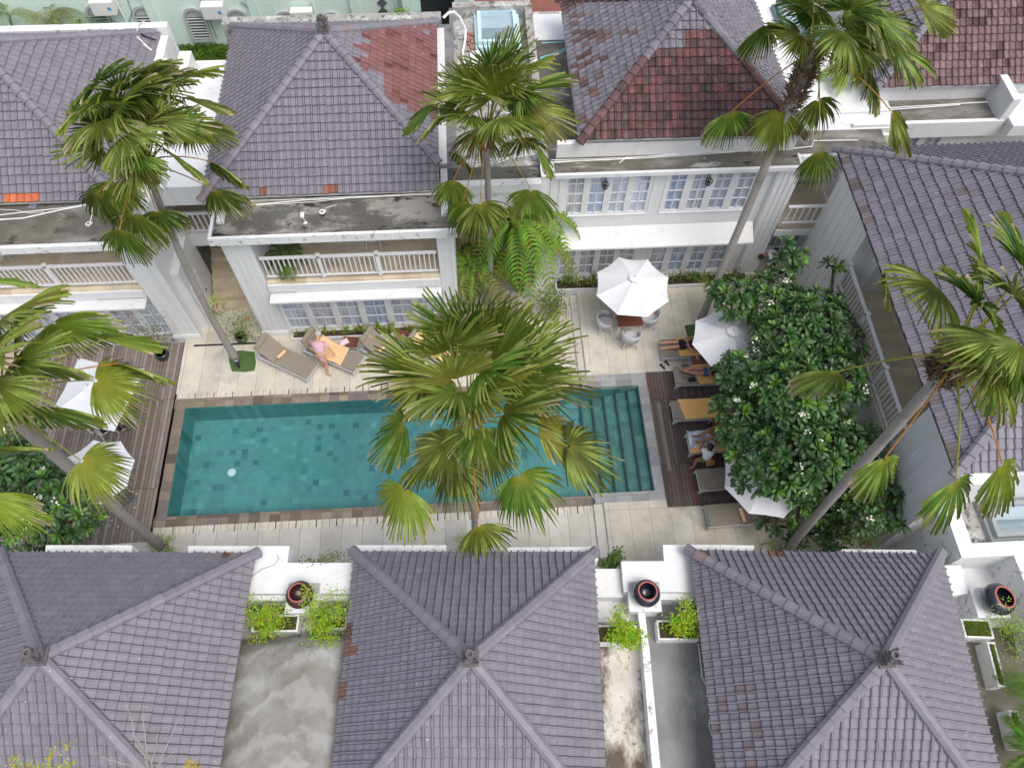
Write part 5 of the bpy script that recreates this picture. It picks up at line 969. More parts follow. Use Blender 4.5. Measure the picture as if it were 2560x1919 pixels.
# epiphytes on the palm trunks and ferns
def clump(label, p, n, L_, seed, col=(.3, .42, .05), nm='orchid_clump'):
    rnd = random.Random(seed); t = thing(nm, label, 'plant', p, 0, 'epiphytes on the palm trunks'); mb = MB()
    for k in range(n):
        a = rnd.random()*2*pi; l = L_*rnd.uniform(.5, 1.2); el = radians(rnd.uniform(-20, 70)); d = V((cos(a)*cos(el), sin(a)*cos(el), sin(el))); st = V((cos(a), sin(a), 0))*.14
        for q in range(4):
            b0 = st+d*l*(q/4)+V((0, 0, -l*.1*q*q/4)); s_ = d.cross(V((0, 0, 1)))
            s_ = s_.normalized() if s_.length > .01 else V((1, 0, 0))
            for sg in (-1, 1):
                c = tuple(v*rnd.uniform(.6, 1.3) for v in col); tip = b0+(s_*sg*.8+d*.7)*l*.35; mb.add([b0, b0.lerp(tip, .5)+d*.015, tip, b0.lerp(tip, .5)-d*.015], [(0, 1, 2, 3)], c)
    rt_ = MB()
    for k in range(14): a = rnd.random()*6.3; rt_.tube([V((cos(a)*.14, sin(a)*.14, .1)), V((cos(a+.4)*.18, sin(a+.4)*.18, 0)), V((cos(a+.9)*.16, sin(a+.9)*.16, -.14))], [.012, .012, .006], 4)
    rt_.build('roots', 'fibre', t, local=True); mb.build('leaves', 'leafatt', t, local=True, colattr=True)
clump('leafy orchid clump tied round the trunk of the turf square palm', (-7.884,13.72,3.139), 16, .4, 91)
clump('bright green fern clump on the leaning trunk before the right villa', (7.658,14.8,1.705), 26, .4, 92)
clump('leafy clump at the foot of the palm on the left deck corner', (-9.585,7.363,0.3), 30, .42, 93)
clump('leafy clump low on the centre palm trunk by the near roofs', (-0.645,6.729,0.8), 22, .4, 94)
clump('leafy clump at the foot of the leaning right palm', (8.055,6.306,0.4), 20, .4, 95)

# ================================================================ FURNITURE
def lounger_mesh(raise_=False):
    """local: foot end at -x, head at +x, length 2.0, width .7"""
    f = MB()
    for s_ in (-1, 1):
        f.bar((-1, s_*.33, .22), (.98, s_*.33, .22), .05, .1)
        for xx, dx in ((-.93, -.06), (.85, .06)):
            f.add([(xx-.06, s_*.355, .2), (xx+.1, s_*.355, .2), (xx+dx+.03, s_*.355, 0), (xx+dx-.03, s_*.355, 0), (xx-.06, s_*.305, .2), (xx+.1, s_*.305, .2), (xx+dx+.03, s_*.305, 0), (xx+dx-.03, s_*.305, 0)], [(0, 1, 2, 3), (7, 6, 5, 4), (0, 3, 7, 4), (1, 0, 4, 5), (2, 1, 5, 6), (3, 2, 6, 7)])
    for xx in (-.98, .0, .96): f.bar((xx, -.33, .22), (xx, .33, .22), .05, .08)
    c = MB(); h = .52 if raise_ else .0
    c.box(-1.0, -.34, .27, .28, .34, .35)
    if raise_:
        c.add([(.28, -.34, .27), (.95, -.34, .27+h), (.95, .34, .27+h), (.28, .34, .27), (.28, -.34, .35), (.91, -.34, .35+h), (.91, .34, .35+h), (.28, .34, .35)], [(3, 2, 1, 0), (4, 5, 6, 7), (0, 1, 5, 4), (1, 2, 6, 5), (2, 3, 7, 6), (3, 0, 4, 7)])
        c.add([(.8, -.33, .35+h*.8), (.93, -.33, .37+h), (.93, .33, .37+h), (.8, .33, .35+h*.8), (.78, -.33, .41+h*.8), (.9, -.33, .43+h), (.9, .33, .43+h), (.78, .33, .41+h*.8)], [(4, 5, 6, 7), (0, 1, 5, 4), (1, 2, 6, 5), (2, 3, 7, 6), (3, 0, 4, 7)])
    else: c.box(.28, -.34, .27, 1.0, .34, .352)
    return f, c
def lounger(label, loc, rz, raise_, grp):
    t = thing('sun_lounger', label, 'sun lounger', loc, rz, grp); f, c = lounger_mesh(raise_)
    f.build('frame', 'wicker', t, local=True); c.build('cushion', 'cushion', t, local=True, bevel=.03)
    if raise_:
        b = MB(); b.bar((.6, -.3, .2), (.8, -.3, .62), .02); b.bar((.6, .3, .2), (.8, .3, .62), .02); b.build('backrest_stay', 'metal', t, local=True)
    return t
def cloth(name, label, quad_, z, m, cat='towel', hump=None, n=14, th=.012, wr=.012, seed=0, grp=None, prof=None):
    """thin draped cloth following four corners (x, y) at height z(u, v)"""
    rnd = random.Random(seed); q = [V((*p, 0)) for p in quad_]; c0 = sum(q, V((0, 0, 0)))/4; P = []; mb = MB(); m_ = n
    for i in range(n+1):
        for j in range(m_+1):
            u, v = i/n, j/m_; p = q[0]*(1-u)*(1-v)+q[1]*u*(1-v)+q[2]*u*v+q[3]*(1-u)*v
            ez = .006*max(0, (abs(u-.5)-.42)*12)+0; hz = (prof(p) if prof else z)+wr*noise.noise(V((p.x*4+seed, p.y*4, 0)))+wr*.8*noise.noise(V((p.x*11, p.y*7+seed, 3)))
            w2 = .015*noise.noise(V((u*5, v*5, seed+.5))); P.append(V((p.x+w2, p.y+w2, hz)))
    F = [(i*(m_+1)+j, (i+1)*(m_+1)+j, (i+1)*(m_+1)+j+1, i*(m_+1)+j+1) for i in range(n) for j in range(m_)]
    me = MB(); me.add([p for p in P], F); o = me.build(name, m, None, smooth=True)
    s_ = o.modifiers.new('solid', 'SOLIDIFY'); s_.thickness = th; s_.offset = 1
    return tag(o, label, cat, grp)
GL = 'raised grey brown sun loungers by the centre villa'; GR = 'flat sun loungers on the right deck'
def lay(a, b, z=0):
    """foot corner-mid a and head-mid b in plan -> location and rotation"""
    return ((a[0]+b[0])/2, (a[1]+b[1])/2, z), atan2(b[1]-a[1], b[0]-a[0])
LW = []
for lb, fa, fb in (('leftmost angled lounger with a rolled towel on its bare cushion', (-5.631,13.103), (-7.45,14.13)),
                   ('second angled lounger with the woman in pink and an apricot towel', (-4.101,13.288), (-5.872,14.243)),
                   ('third angled lounger half hidden by the big palm crown', (-2.206,13.162), (-3.895,14.161)),
                   ('fourth angled lounger fully covered by an apricot towel', (-0.612,13.16), (-2.278,14.193))):
    d = V(fb)-V(fa); d.normalize(); fa = V(fa); mid = fa+d*1.0; LW.append((mid, atan2(d.y, d.x))); lounger(lb, (mid.x, mid.y, 0), atan2(d.y, d.x), True, GL)
def on_l(k, x, y, z): mid, a = LW[k]; return (mid.x+x*cos(a)-y*sin(a), mid.y+x*sin(a)+y*cos(a), z)
def backprof(k):
    mid, a = LW[k]
    def f(p): x = (p.x-mid.x)*cos(a)+(p.y-mid.y)*sin(a); return .36 if x < .28 else .36+(x-.28)*.8
    return f
def rolled(name, label, a, b, r, m='towel', grp='rolled towels on the loungers'):
    t = thing(name, label, 'towel', a, 0, grp); mb = MB(); mb.tube([a, b], r, 14); mb.build('roll', m, t, smooth=False, bevel=.01); e_ = MB()
    A, B = V(a), V(b); d = (B-A).normalized(); x = d.cross(V((0, 0, 1))).normalized(); y = x.cross(d)
    P = [A-d*.004+(x*cos(k*.6)+y*sin(k*.6))*r*(1-k/34) for k in range(32)]; e_.tube(P, .006, 4); e_.build('roll_end', 'towel', t)
    return t
rolled('rolled_towel', 'apricot rolled towel on the leftmost angled lounger', on_l(0, .18, -.2, .42), on_l(0, .24, .14, .43), .055)
rolled('rolled_towel', 'apricot rolled towel on the third angled lounger', on_l(2, .24, -.1, .44), on_l(2, .3, .2, .47), .055)
cloth('towel', 'apricot towel spread over the second angled lounger under the woman in pink', [on_l(1, -.42, -.37, 0)[:2], on_l(1, .55, -.36, 0)[:2], on_l(1, .62, .34, 0)[:2], on_l(1, -.5, .34, 0)[:2]], .36, 'towel', prof=backprof(1), seed=1, wr=.02, grp='apricot towels spread over loungers')
cloth('towel', 'apricot towel covering the whole fourth angled lounger', [on_l(3, -.7, -.37, 0)[:2], on_l(3, .93, -.36, 0)[:2], on_l(3, .93, .37, 0)[:2], on_l(3, -.6, .34, 0)[:2]], .36, 'towel', prof=backprof(3), seed=2, wr=.03, grp='apricot towels spread over loungers')
# right deck loungers (foot to the left, along X)
RLY = [(6.02, 13.28), (6.3, 12.2), (6.02, 10.93), (6.33, 9.78), (6.42, 8.55), (6.48, 7.4)]
RLL = ['topmost right lounger carrying the person in dark shorts', 'right lounger carrying the person in blue denim shorts', 'right lounger with a smooth orange towel and a woven bag beside it', 'right lounger with patterned cloth and orange towel under the sunbather', 'bare grey brown right lounger below the child in white', 'lowest right lounger with a single rolled towel, partly under an umbrella']
proto = lounger(RLL[0], (RLY[0][0]+1.0, RLY[0][1], .18), 0, False, GR)
for k in range(1, 6): copy_tree(proto, (RLY[k][0]+1.0, RLY[k][1], .2), (0, -.01, .0, .01, .02, .03)[k], RLL[k])
ZT = .2+.36
def rx(k, x, y): return (RLY[k][0]+x, RLY[k][1]+y)
cloth('towel', 'orange towel spread on the topmost right lounger', [rx(0, .55, -.38), rx(0, 1.9, -.36), rx(0, 1.9, .3), rx(0, .5, .34)], ZT, 'towel_dark', seed=3, wr=.02, grp='orange towels on the right loungers')
cloth('towel', 'crumpled orange towel under the person in denim shorts', [rx(1, .75, -.38), rx(1, 1.9, -.36), rx(1, 1.9, .36), rx(1, .55, .34)], ZT, 'towel_dark', seed=4, wr=.03, grp='orange towels on the right loungers')
cloth('towel', 'smooth orange towel covering most of the lounger beside the woven bag', [rx(2, .35, -.37), rx(2, 1.9, -.34), rx(2, 1.85, .35), rx(2, .2, .37)], ZT, 'towel_dark', seed=5, wr=.02, grp='orange towels on the right loungers')
cloth('towel', 'orange towel under the seated sunbather', [rx(3, .0, -.38), rx(3, 1.95, -.36), rx(3, 1.95, .36), rx(3, .0, .35)], ZT, 'towel_dark', seed=6, wr=.02, grp='orange towels on the right loungers')
def patmat():
    m, N, L, P = newmat('blue_white_leaf_print'); f = nz(N, L, 9, 5, .7); c = ramp(N, L, f, [(.42, (.78, .79, .86)), (.5, (.55, .58, .75)), (.54, (.08, .11, .3)), (.6, (.75, .76, .84)), (.68, (.4, .25, .2))]); L.new(c, P.inputs['Base Color']); P.inputs['Roughness'].default_value = .9; return m
cloth('sarong', 'blue and white printed cloth at the foot of the sunbather lounger', [rx(3, .02, -.22), rx(3, .85, -.2), rx(3, .72, .37), rx(3, -.02, .36)], ZT+.02, patmat(), 'cloth', seed=7, wr=.035)
p = rx(5, 1.05, -.3); q = rx(5, 1.0, .12); rolled('rolled_towel', 'apricot rolled towel on the lowest right lounger beside the umbrella edge', (*p, ZT+.05), (*q, ZT+.05), .055)
# side tables
def side_table(label, loc, rz, w_=.5, d_=.4, h=.36, grp='small red brown side tables'):
    t = thing('side_table', label, 'table', loc, rz, grp); MB().box(-w_/2, -d_/2, h-.03, w_/2, d_/2, h).build('tabletop', 'tablewood', t, local=True, bevel=.005)
    for sx in (-1, 1):
        for sy in (-1, 1): b = MB(); b.bar((sx*(w_/2-.03), sy*(d_/2-.03), h-.03), (sx*(w_/2+.02), sy*(d_/2+.0), 0), .035); b.build('leg', 'wicker', t, local=True)
    f = MB(); f.box(-w_/2+.01, -d_/2+.01, h-.1, w_/2-.01, -d_/2+.03, h-.03); f.box(-w_/2+.01, d_/2-.03, h-.1, w_/2-.01, d_/2-.01, h-.03); f.build('apron', 'wicker', t, local=True)
    return t
side_table('side table holding a pink and white magazine between angled loungers', (-4.418,14.154,0.2)[:2]+(0,), -.15)
side_table('empty side table between the third and fourth angled loungers', (-2.689,14.326,0.2)[:2]+(0,), .05)
side_table('side table with a phone on it between the top two right loungers', (7.35, 12.75, .2), 0, .8, .42)
side_table('side table under the woven bag between right loungers', (7.5, 10.36, .2), 0, .62, .4)
side_table('side table with a bright red top between the two lowest right loungers', (7.95, 7.98, .2), .03, .62, .4)
p = (-4.627,14.13,0.38); o = MB().add([(-.15, -.11, 0), (.15, -.11, 0), (.15, .11, 0), (-.15, .11, 0), (-.15, -.11, .008), (.15, -.11, .008), (.15, .11, .008), (-.15, .11, .008)], [(3, 2, 1, 0), (4, 5, 6, 7), (0, 1, 5, 4), (1, 2, 6, 5), (2, 3, 7, 6), (3, 0, 4, 7)]).build('magazine', simple('pink_print', (.8, .68, .7), .5, .05, 8, stains=[((.5, .1, .2), 14, .55, .6, None)])); o.location = p; o.rotation_euler = (0, 0, .5); tag(o, 'pink and white magazine lying on the side table', 'magazine')
o = MB().box(-.04, -.08, 0, .04, .08, .01).build('phone', 'black', bevel=.003); o.location = (7.3, 12.78, .565); o.rotation_euler = (0, 0, .2); tag(o, 'dark phone on the side table between the top right loungers', 'phone')
o = MB().box(-.03, -.09, 0, .03, .09, .015).build('pink_case', simple('pink_plastic', (.55, .25, .25)), bevel=.003); o.location = (7.13, 12.83, .565); tag(o, 'small pink case beside the phone on the side table', 'case')
# umbrellas
def umbrella(label, c, r, zt, zb, seed, pole=True, square=False, rz=0., base_z=0.):
    t = thing('umbrella', label, 'umbrella', (c[0], c[1], base_z), 0, 'white canvas umbrellas'); n = 4 if square else 8; cv = MB(); m_ = 6; H_ = zt-base_z; B_ = zb-base_z
    for k in range(n):
        a0 = rz+2*pi*k/n; a1 = rz+2*pi*(k+1)/n; P = []
        for i in range(m_+1):
            u = i/m_
            for j in range(5):
                v = j/4; e0 = V((cos(a0), sin(a0), 0)); e1 = V((cos(a1), sin(a1), 0)); e = e0.lerp(e1, v); rr = r*u
                z = H_-(H_-B_)*(u**1.05)-.05*u*4*v*(1-v)*(r/1.2); pull = 1-.035*4*v*(1-v)*u; P.append(V((e.x*rr*pull, e.y*rr*pull, z)))
        F = [(i*5+j, (i+1)*5+j, (i+1)*5+j+1, i*5+j+1) for i in range(m_) for j in range(4)]; cv.add(P, F)
    o = cv.build('canopy', 'canvas', t, local=True); s_ = o.modifiers.new('solid', 'SOLIDIFY'); s_.thickness = .004
    v_ = MB()
    for k in range(n):
        a0 = rz+2*pi*k/n; a1 = rz+2*pi*(k+1)/n; v_.add([(0, 0, H_+.06), (cos(a0)*.2, sin(a0)*.2, H_-.0), (cos(a1)*.2, sin(a1)*.2, H_-.0)], [(0, 1, 2)])
    v_.build('vent_cap', 'canvas', o, local=True); MB().ball((0, 0, H_+.08), .03, 8, 5).build('finial', 'metal', o, local=True)
    rb_ = MB()
    for k in range(n): a0 = rz+2*pi*k/n; rb_.bar((0, 0, H_-.05), (cos(a0)*r*.97, sin(a0)*r*.97, B_-.02), .02)
    rb_.build('ribs', 'metal', t, local=True); MB().tube([(0, 0, .05), (0, 0, H_)], .024, 10).build('pole', 'metal', t, local=True)
    MB().lathe([(.0, .1), (.05, .1), (.06, .06), (.17, .05), (.17, 0)], (0, 0, 0), 20).build('base', 'louvre', t, local=True)
    return t
cU = (4.98,14.648,2.62); umbrella('open white octagonal umbrella over the dining table on the right terrace', cU, 1.26, 2.66, 2.18, 1, rz=.25, base_z=.2)
cU2 = (7.711,12.452,2.62); umbrella('white umbrella shading the two top right loungers beside the frangipani', cU2, 1.2, 2.66, 2.2, 2, rz=.1, base_z=.2)
cU3 = (7.878,7.885,2.5); umbrella('white umbrella over the lowest right loungers, half hidden by frangipani leaves', cU3, 1.24, 2.55, 2.05, 3, rz=.2, base_z=.2)
umbrella('large square white umbrella on the left deck beneath palm fronds', (-11.437,11.478,2.7), 1.5, 2.7, 2.25, 4, square=True, rz=.55, base_z=.05)
umbrella('smaller white umbrella on the left deck above the frangipani', (-10.982,9.024,2.5), 1.05, 2.5, 2.1, 5, rz=.3, base_z=.05)
# dining set under the umbrella
def chair(label, loc, rz, grp='pale woven armchairs'):
    t = thing('armchair', label, 'chair', loc, rz, grp); s_ = MB(); s_.lathe([(.0, .42), (.22, .42), (.25, .4), (.24, .37), (0, .37)], (0, 0, 0), 16); s_.build('seat', 'wicker', t, local=True, smooth=False)
    b = MB(); n = 16; P = []
    for i in range(n+1):
        a = radians(-115)+radians(230)*i/n; h = .62+.2*cos(a*.62)**2; r_ = .27+.03*cos(a)
        P += [(cos(a)*r_*.9, sin(a)*r_, .4), (cos(a)*r_*1.08, sin(a)*r_*1.1, h), (cos(a)*(r_+.035)*1.08, sin(a)*(r_+.035)*1.1, h), (cos(a)*(r_+.03)*.92, sin(a)*(r_+.03), .4)]
    F = []
    for i in range(n):
        for k in range(4): F.append((i*4+k, i*4+(k+1) % 4, (i+1)*4+(k+1) % 4, (i+1)*4+k))
    b.add(P, F); b.build('backrest', 'wicker', t, local=True, smooth=True)
    for sx in (-1, 1):
        for sy in (-1, 1): l = MB(); l.bar((sx*.17, sy*.19, .39), (sx*.23, sy*.24, 0), .035); l.build('leg', 'wicker', t, local=True)
    return t
tb = thing('dining_table', 'square dark red dining table under the open octagonal umbrella', 'table', (5.0, 14.35, .2)); MB().box(-.42, -.42, .7, .42, .42, .74).build('tabletop', 'tablewood', tb, local=True, bevel=.01); MB().box(-.38, -.38, .62, .38, .38, .7).build('apron', 'wicker', tb, local=True)
for sx in (-1, 1):
    for sy in (-1, 1): MB().bar((sx*.36, sy*.36, .7), (sx*.4, sy*.4, 0), .05).build('leg', 'wicker', tb, local=True)
ch = chair('pale woven armchair on the near side of the dining table', (5.02, 13.72, .2), -pi/2)
copy_tree(ch, (4.25, 14.35, .2), pi, 'pale woven armchair left of the dining table'); copy_tree(ch, (5.75, 14.45, .2), 0, 'pale woven armchair right of the dining table'); copy_tree(ch, (5.0, 15.1, .2), pi/2, 'pale woven armchair behind the dining table under the umbrella')
copy_tree(ch, (-14.9, 15.9, 2.9), 1.2, 'pale woven armchair on the left villa balcony'); copy_tree(ch, (-3.3, 16.2, 2.9), pi/2, 'pale woven armchair on the centre villa balcony under the ledge'); copy_tree(ch, (-6.0, 16.3, 2.9), pi/2, 'pale woven armchair on the centre villa balcony behind the potted palm')
# left deck table set, mostly under the umbrella
p = (-11.773,11.205,0.8); copy_tree(ch, (p[0]-.25, p[1]+.05, .05), 2.4, 'pale woven armchair on the left deck holding the seated person')
tb2 = thing('dining_table', 'wooden dining table on the left deck under the square umbrella', 'table', (p[0]+.2, p[1]+.75, .05)); MB().box(-.4, -.4, .7, .4, .4, .74).build('tabletop', simple('orange_wood_top', (.4, .16, .06), .5, .2, 4), tb2, local=True, bevel=.01)
for sx in (-1, 1):
    for sy in (-1, 1): MB().bar((sx*.34, sy*.34, .7), (sx*.38, sy*.38, 0), .05).build('leg', 'wicker', tb2, local=True)
o = MB().lathe([(0, .0), (.04, 0), (.05, .12), (.045, .12), (.035, .01), (0, .01)], (0, 0, 0), 14).build('mug', 'white_paint'); o.location = (p[0]+.12, p[1]+.5, .79); tag(o, 'white mug on the left deck table near the seated person', 'mug')
# lounger partly seen at the left edge under fronds
t = thing('daybed', 'beige daybed cushion at the left edge under palm fronds', 'daybed', (-15.437,13.416,0.4)[:2]+(.05,), .05); MB().box(-1.3, -.9, .25, .6, 1.0, .42).build('cushion', simple('beige_cushion', (.42, .34, .28), .9, .05), t, local=True, bevel=.04); MB().box(-1.33, -.93, 0, .63, 1.03, .25).build('frame', 'wicker', t, local=True)
# turf pads, spot light, pots, sandals, bag
def turf(label, poly, z, hole=None):
    mb = MB(); mb.prism(poly, z, z+.02); o = mb.build('turf_mat', 'turf'); tag(o, label, 'turf mat', 'green turf mats at the palm feet'); return o
turf('green turf mat round the foot of the palm left of the angled loungers', [(-8.554,14.133),(-8.214,14.212),(-7.72,14.123),(-7.624,13.722),(-7.629,13.393),(-7.955,13.348),(-8.385,13.4),(-8.522,13.767)], 0); turf('green turf mat at the foot of the leaning palm beside the top right lounger', [(7.04,14.333),(7.201,14.375),(7.799,14.345),(7.727,13.723),(7.525,13.604),(7.106,13.657)], .18)
def spot(label, p, rz):
    t = thing('spotlight', label, 'spotlight', p, rz); MB().tube([(0, 0, .12), (.1, 0, .26)], [.06, .085], 14).build('lamp_body', simple('navy_metal', (.02, .025, .05), .4), t, local=True); MB().tube([(.1, 0, .26), (.103, 0, .2635)], .07, 14).build('lens', 'white_paint', t, local=True); MB().tube([(0, 0, 0), (0, 0, .14)], .03, 8).build('stake', 'black', t, local=True)
spot('small navy garden spotlight on the turf mat at the palm foot', (-8.145,13.514,0.05), 1.8)
def jar(label, p, r, m, tilt, ped, pedm='white_old', grp='big glazed jars on white pedestals'):
    t = thing('glazed_jar', label, 'jar', p, 0, grp); T = Matrix.Rotation(tilt[0], 4, 'X')@Matrix.Rotation(tilt[1], 4, 'Y')
    prof = [(.0, 0), (.42, 0), (.72, .18), (.93, .45), (1.0, .75), (.95, 1.02), (.8, 1.22), (.68, 1.3)]
    MB().lathe([(a*r, b*r) for a, b in prof]+[(.6*r, 1.28*r), (.72*r, 1.15*r), (.88*r, .75*r), (.6*r, .2*r), (0, .12*r)], (0, 0, 0), 28, T).build('body', m, t, local=True, smooth=True)
    MB().lathe([(.6*r, 1.27*r), (.6*r, 1.33*r), (.7*r, 1.33*r), (.71*r, 1.27*r)], (0, 0, 0), 28, T, False).build('rim', 'rim', t, local=True, smooth=True)
    pd = thing('pedestal', ped, 'pedestal', (p[0], p[1], 2.4), -.055, 'white pedestals under the jars'); MB().box(-.36, -.33, 0, .36, .33, p[2]-2.4-.05).box(-.4, -.37, p[2]-2.45, .4, .37, p[2]-2.4).build('block', pedm, pd, local=True, bevel=.006)
jar('maroon glazed jar on the terrace between the two left near roofs', (-4.638,4.875,3.3), .34, 'redpot', (-.04, -.06), 'white square pedestal under the maroon jar')
jar('dark blue glazed jar above the long dividing wall', (3.724,4.452,3.3), .34, 'bluepot', (-.05, .03), 'stained white pedestal under the jar above the dividing wall')
jar('largest dark blue glazed jar at the right edge', (12.282,3.866,3.2), .39, 'bluepot', (-.02, .2), 'white pedestal under the jar at the right edge')
t = thing('plant_pot', 'round black glazed pot on the left deck by the fluted column', 'pot', (-10.712,14.036,0.05)); MB().lathe([(0, 0), (.12, 0), (.21, .1), (.22, .2), (.17, .29), (.15, .29), (.17, .2), (.0, .2)], (0, 0, 0), 24).build('pot', 'blackpot', t, local=True, smooth=True); MB().lathe([(0, .235), (.16, .235)], (0, 0, 0), 16).build('soil', 'soil', t, local=True)
t = thing('plant_pot', 'dark pot holding the flowering shrub beside the turf palm', 'pot', (-8.15,14.596,0.0)); MB().lathe([(0, 0), (.14, 0), (.2, .2), (.19, .36), (.16, .36), (.15, .3), (0, .3)], (0, 0, 0), 20).build('pot', simple('dark_mossy_pot', (.06, .06, .06), .8, .5, 14), t, local=True, smooth=True); MB().lathe([(0, .33), (.155, .33)], (0, 0, 0), 14).build('soil', 'soil', t, local=True)
t = thing('plant_pot', 'dark pot half hidden left of the big palm crown', 'pot', (-0.53,14.25,0.0)); MB().lathe([(0, 0), (.16, 0), (.26, .2), (.24, .42), (.2, .42), (.18, .36), (0, .36)], (0, 0, 0), 20).build('pot', 'blackpot', t, local=True, smooth=True); MB().lathe([(0, .37), (.18, .37)], (0, 0, 0), 14).build('soil', 'soil', t, local=True)
def sandal(label, p, rz, grp):
    t = thing('sandal', label, 'sandal', p, rz, grp); pts = [(-.13, .0), (-.11, .035), (-.02, .03), (.06, .045), (.12, .035), (.135, 0), (.12, -.03), (.05, -.04), (-.02, -.03), (-.11, -.03)]; MB().prism(pts, 0, .02).build('sole', simple('dark_rubber', (.03, .025, .025), .8), t, local=True, bevel=.005); MB().tube([(.05, -.04, .02), (.05, 0, .06), (.05, .045, .02)], .012, 6).build('strap', 'black', t, local=True)
sandal('left dark sandal on the terrace above the right deck', (6.022,12.744,0.2), 2.1, 'pair of dark sandals'); sandal('right dark sandal of the pair beside the top right lounger', (6.192,12.877,0.2), 2.1, 'pair of dark sandals')
# woven bag
t = thing('woven_bag', 'straw bag with two handles on the side table by the orange towel', 'bag', (7.68, 10.4, .56), .5); b = MB(); P = []; n = 16
for i in range(6):
    u = i/5; a_, c_ = .17+.03*sin(u*pi), .11-.05*u
    for k in range(n): an = 2*pi*k/n; P.append((a_*cos(an)*(1 if abs(cos(an)) < .9 else 1.02), c_*sin(an), .02+.2*u))
F = [(i*n+k, i*n+(k+1) % n, (i+1)*n+(k+1) % n, (i+1)*n+k) for i in range(5) for k in range(n)]+[tuple(range(n-1, -1, -1)), tuple(5*n+k for k in range(n))]; b.add(P, F)
b.build('body', simple('woven_straw', (.33, .21, .1), .85, .35, 60, b=.8), t, local=True, smooth=True)
for s_ in (-1, 1): MB().tube([(-.09, s_*.05, .2), (-.08, s_*.06, .3), (0, s_*.08, .36), (.08, s_*.06, .3), (.09, s_*.05, .2)], .008, 6).build('handle', 'clay', t, local=True)
# camera bag on lounger 2
t = thing('shoulder_bag', 'small black bag with a strap on the lounger of the person in denim shorts', 'bag', (*rx(1, .5, -.22), ZT-.0), .05); MB().box(-.12, -.07, 0, .12, .07, .08).build('body', 'black', t, local=True, bevel=.02); MB().tube([(-.12, .05, .05), (-.25, .1, .01), (-.3, .2, .01), (-.2, .28, .01), (-.02, .22, .01), (.1, .07, .05)], .008, 5).build('strap', 'black', t, local=True)
t = thing('stool', 'dark low object between the top two right loungers', 'bag', (6.75, 12.62, .2), 0); MB().ball((0, 0, .1), .13, 10, 7, (1.3, .7, .8)).build('body', 'black', t, local=True, smooth=True); MB().tube([(-.12, 0, .15), (0, 0, .28), (.12, 0, .15)], .01, 5).build('handle', 'black', t, local=True)

# ================================================================ PEOPLE
def skin_mesh(name, joints, edges, m, parent, sub=2, root=0):
    me = bpy.data.meshes.new('tmp'); me.from_pydata([j[0] for j in joints], edges, []); o = bpy.data.objects.new('tmp', me); COL.objects.link(o)
    md = o.modifiers.new('skin', 'SKIN'); md.branch_smoothing = .6; sv = me.skin_vertices[0].data if me.skin_vertices else None
    if sv is None:
        bm = bmesh.new(); bm.from_mesh(me); bm.verts.layers.skin.verify(); bm.to_mesh(me); bm.free(); sv = me.skin_vertices[0].data
    for i, j in enumerate(joints): r = j[1] if isinstance(j[1], tuple) else (j[1], j[1]); sv[i].radius = r; sv[i].use_root = (i == root)
    ss = o.modifiers.new('sub', 'SUBSURF'); ss.levels = sub; ss.render_levels = sub
    bpy.context.view_layer.update(); dg = bpy.context.evaluated_depsgraph_get(); nm = bpy.data.meshes.new_from_object(o.evaluated_get(dg)); bpy.data.objects.remove(o)
    nm.materials.clear(); nm.materials.append(M[m] if isinstance(m, str) else m); nm.polygons.foreach_set('use_smooth', [True]*len(nm.polygons)); r = bpy.data.objects.new(name, nm); COL.objects.link(r); r.parent = parent; OFF[r.name] = V((0, 0, 0)); return r
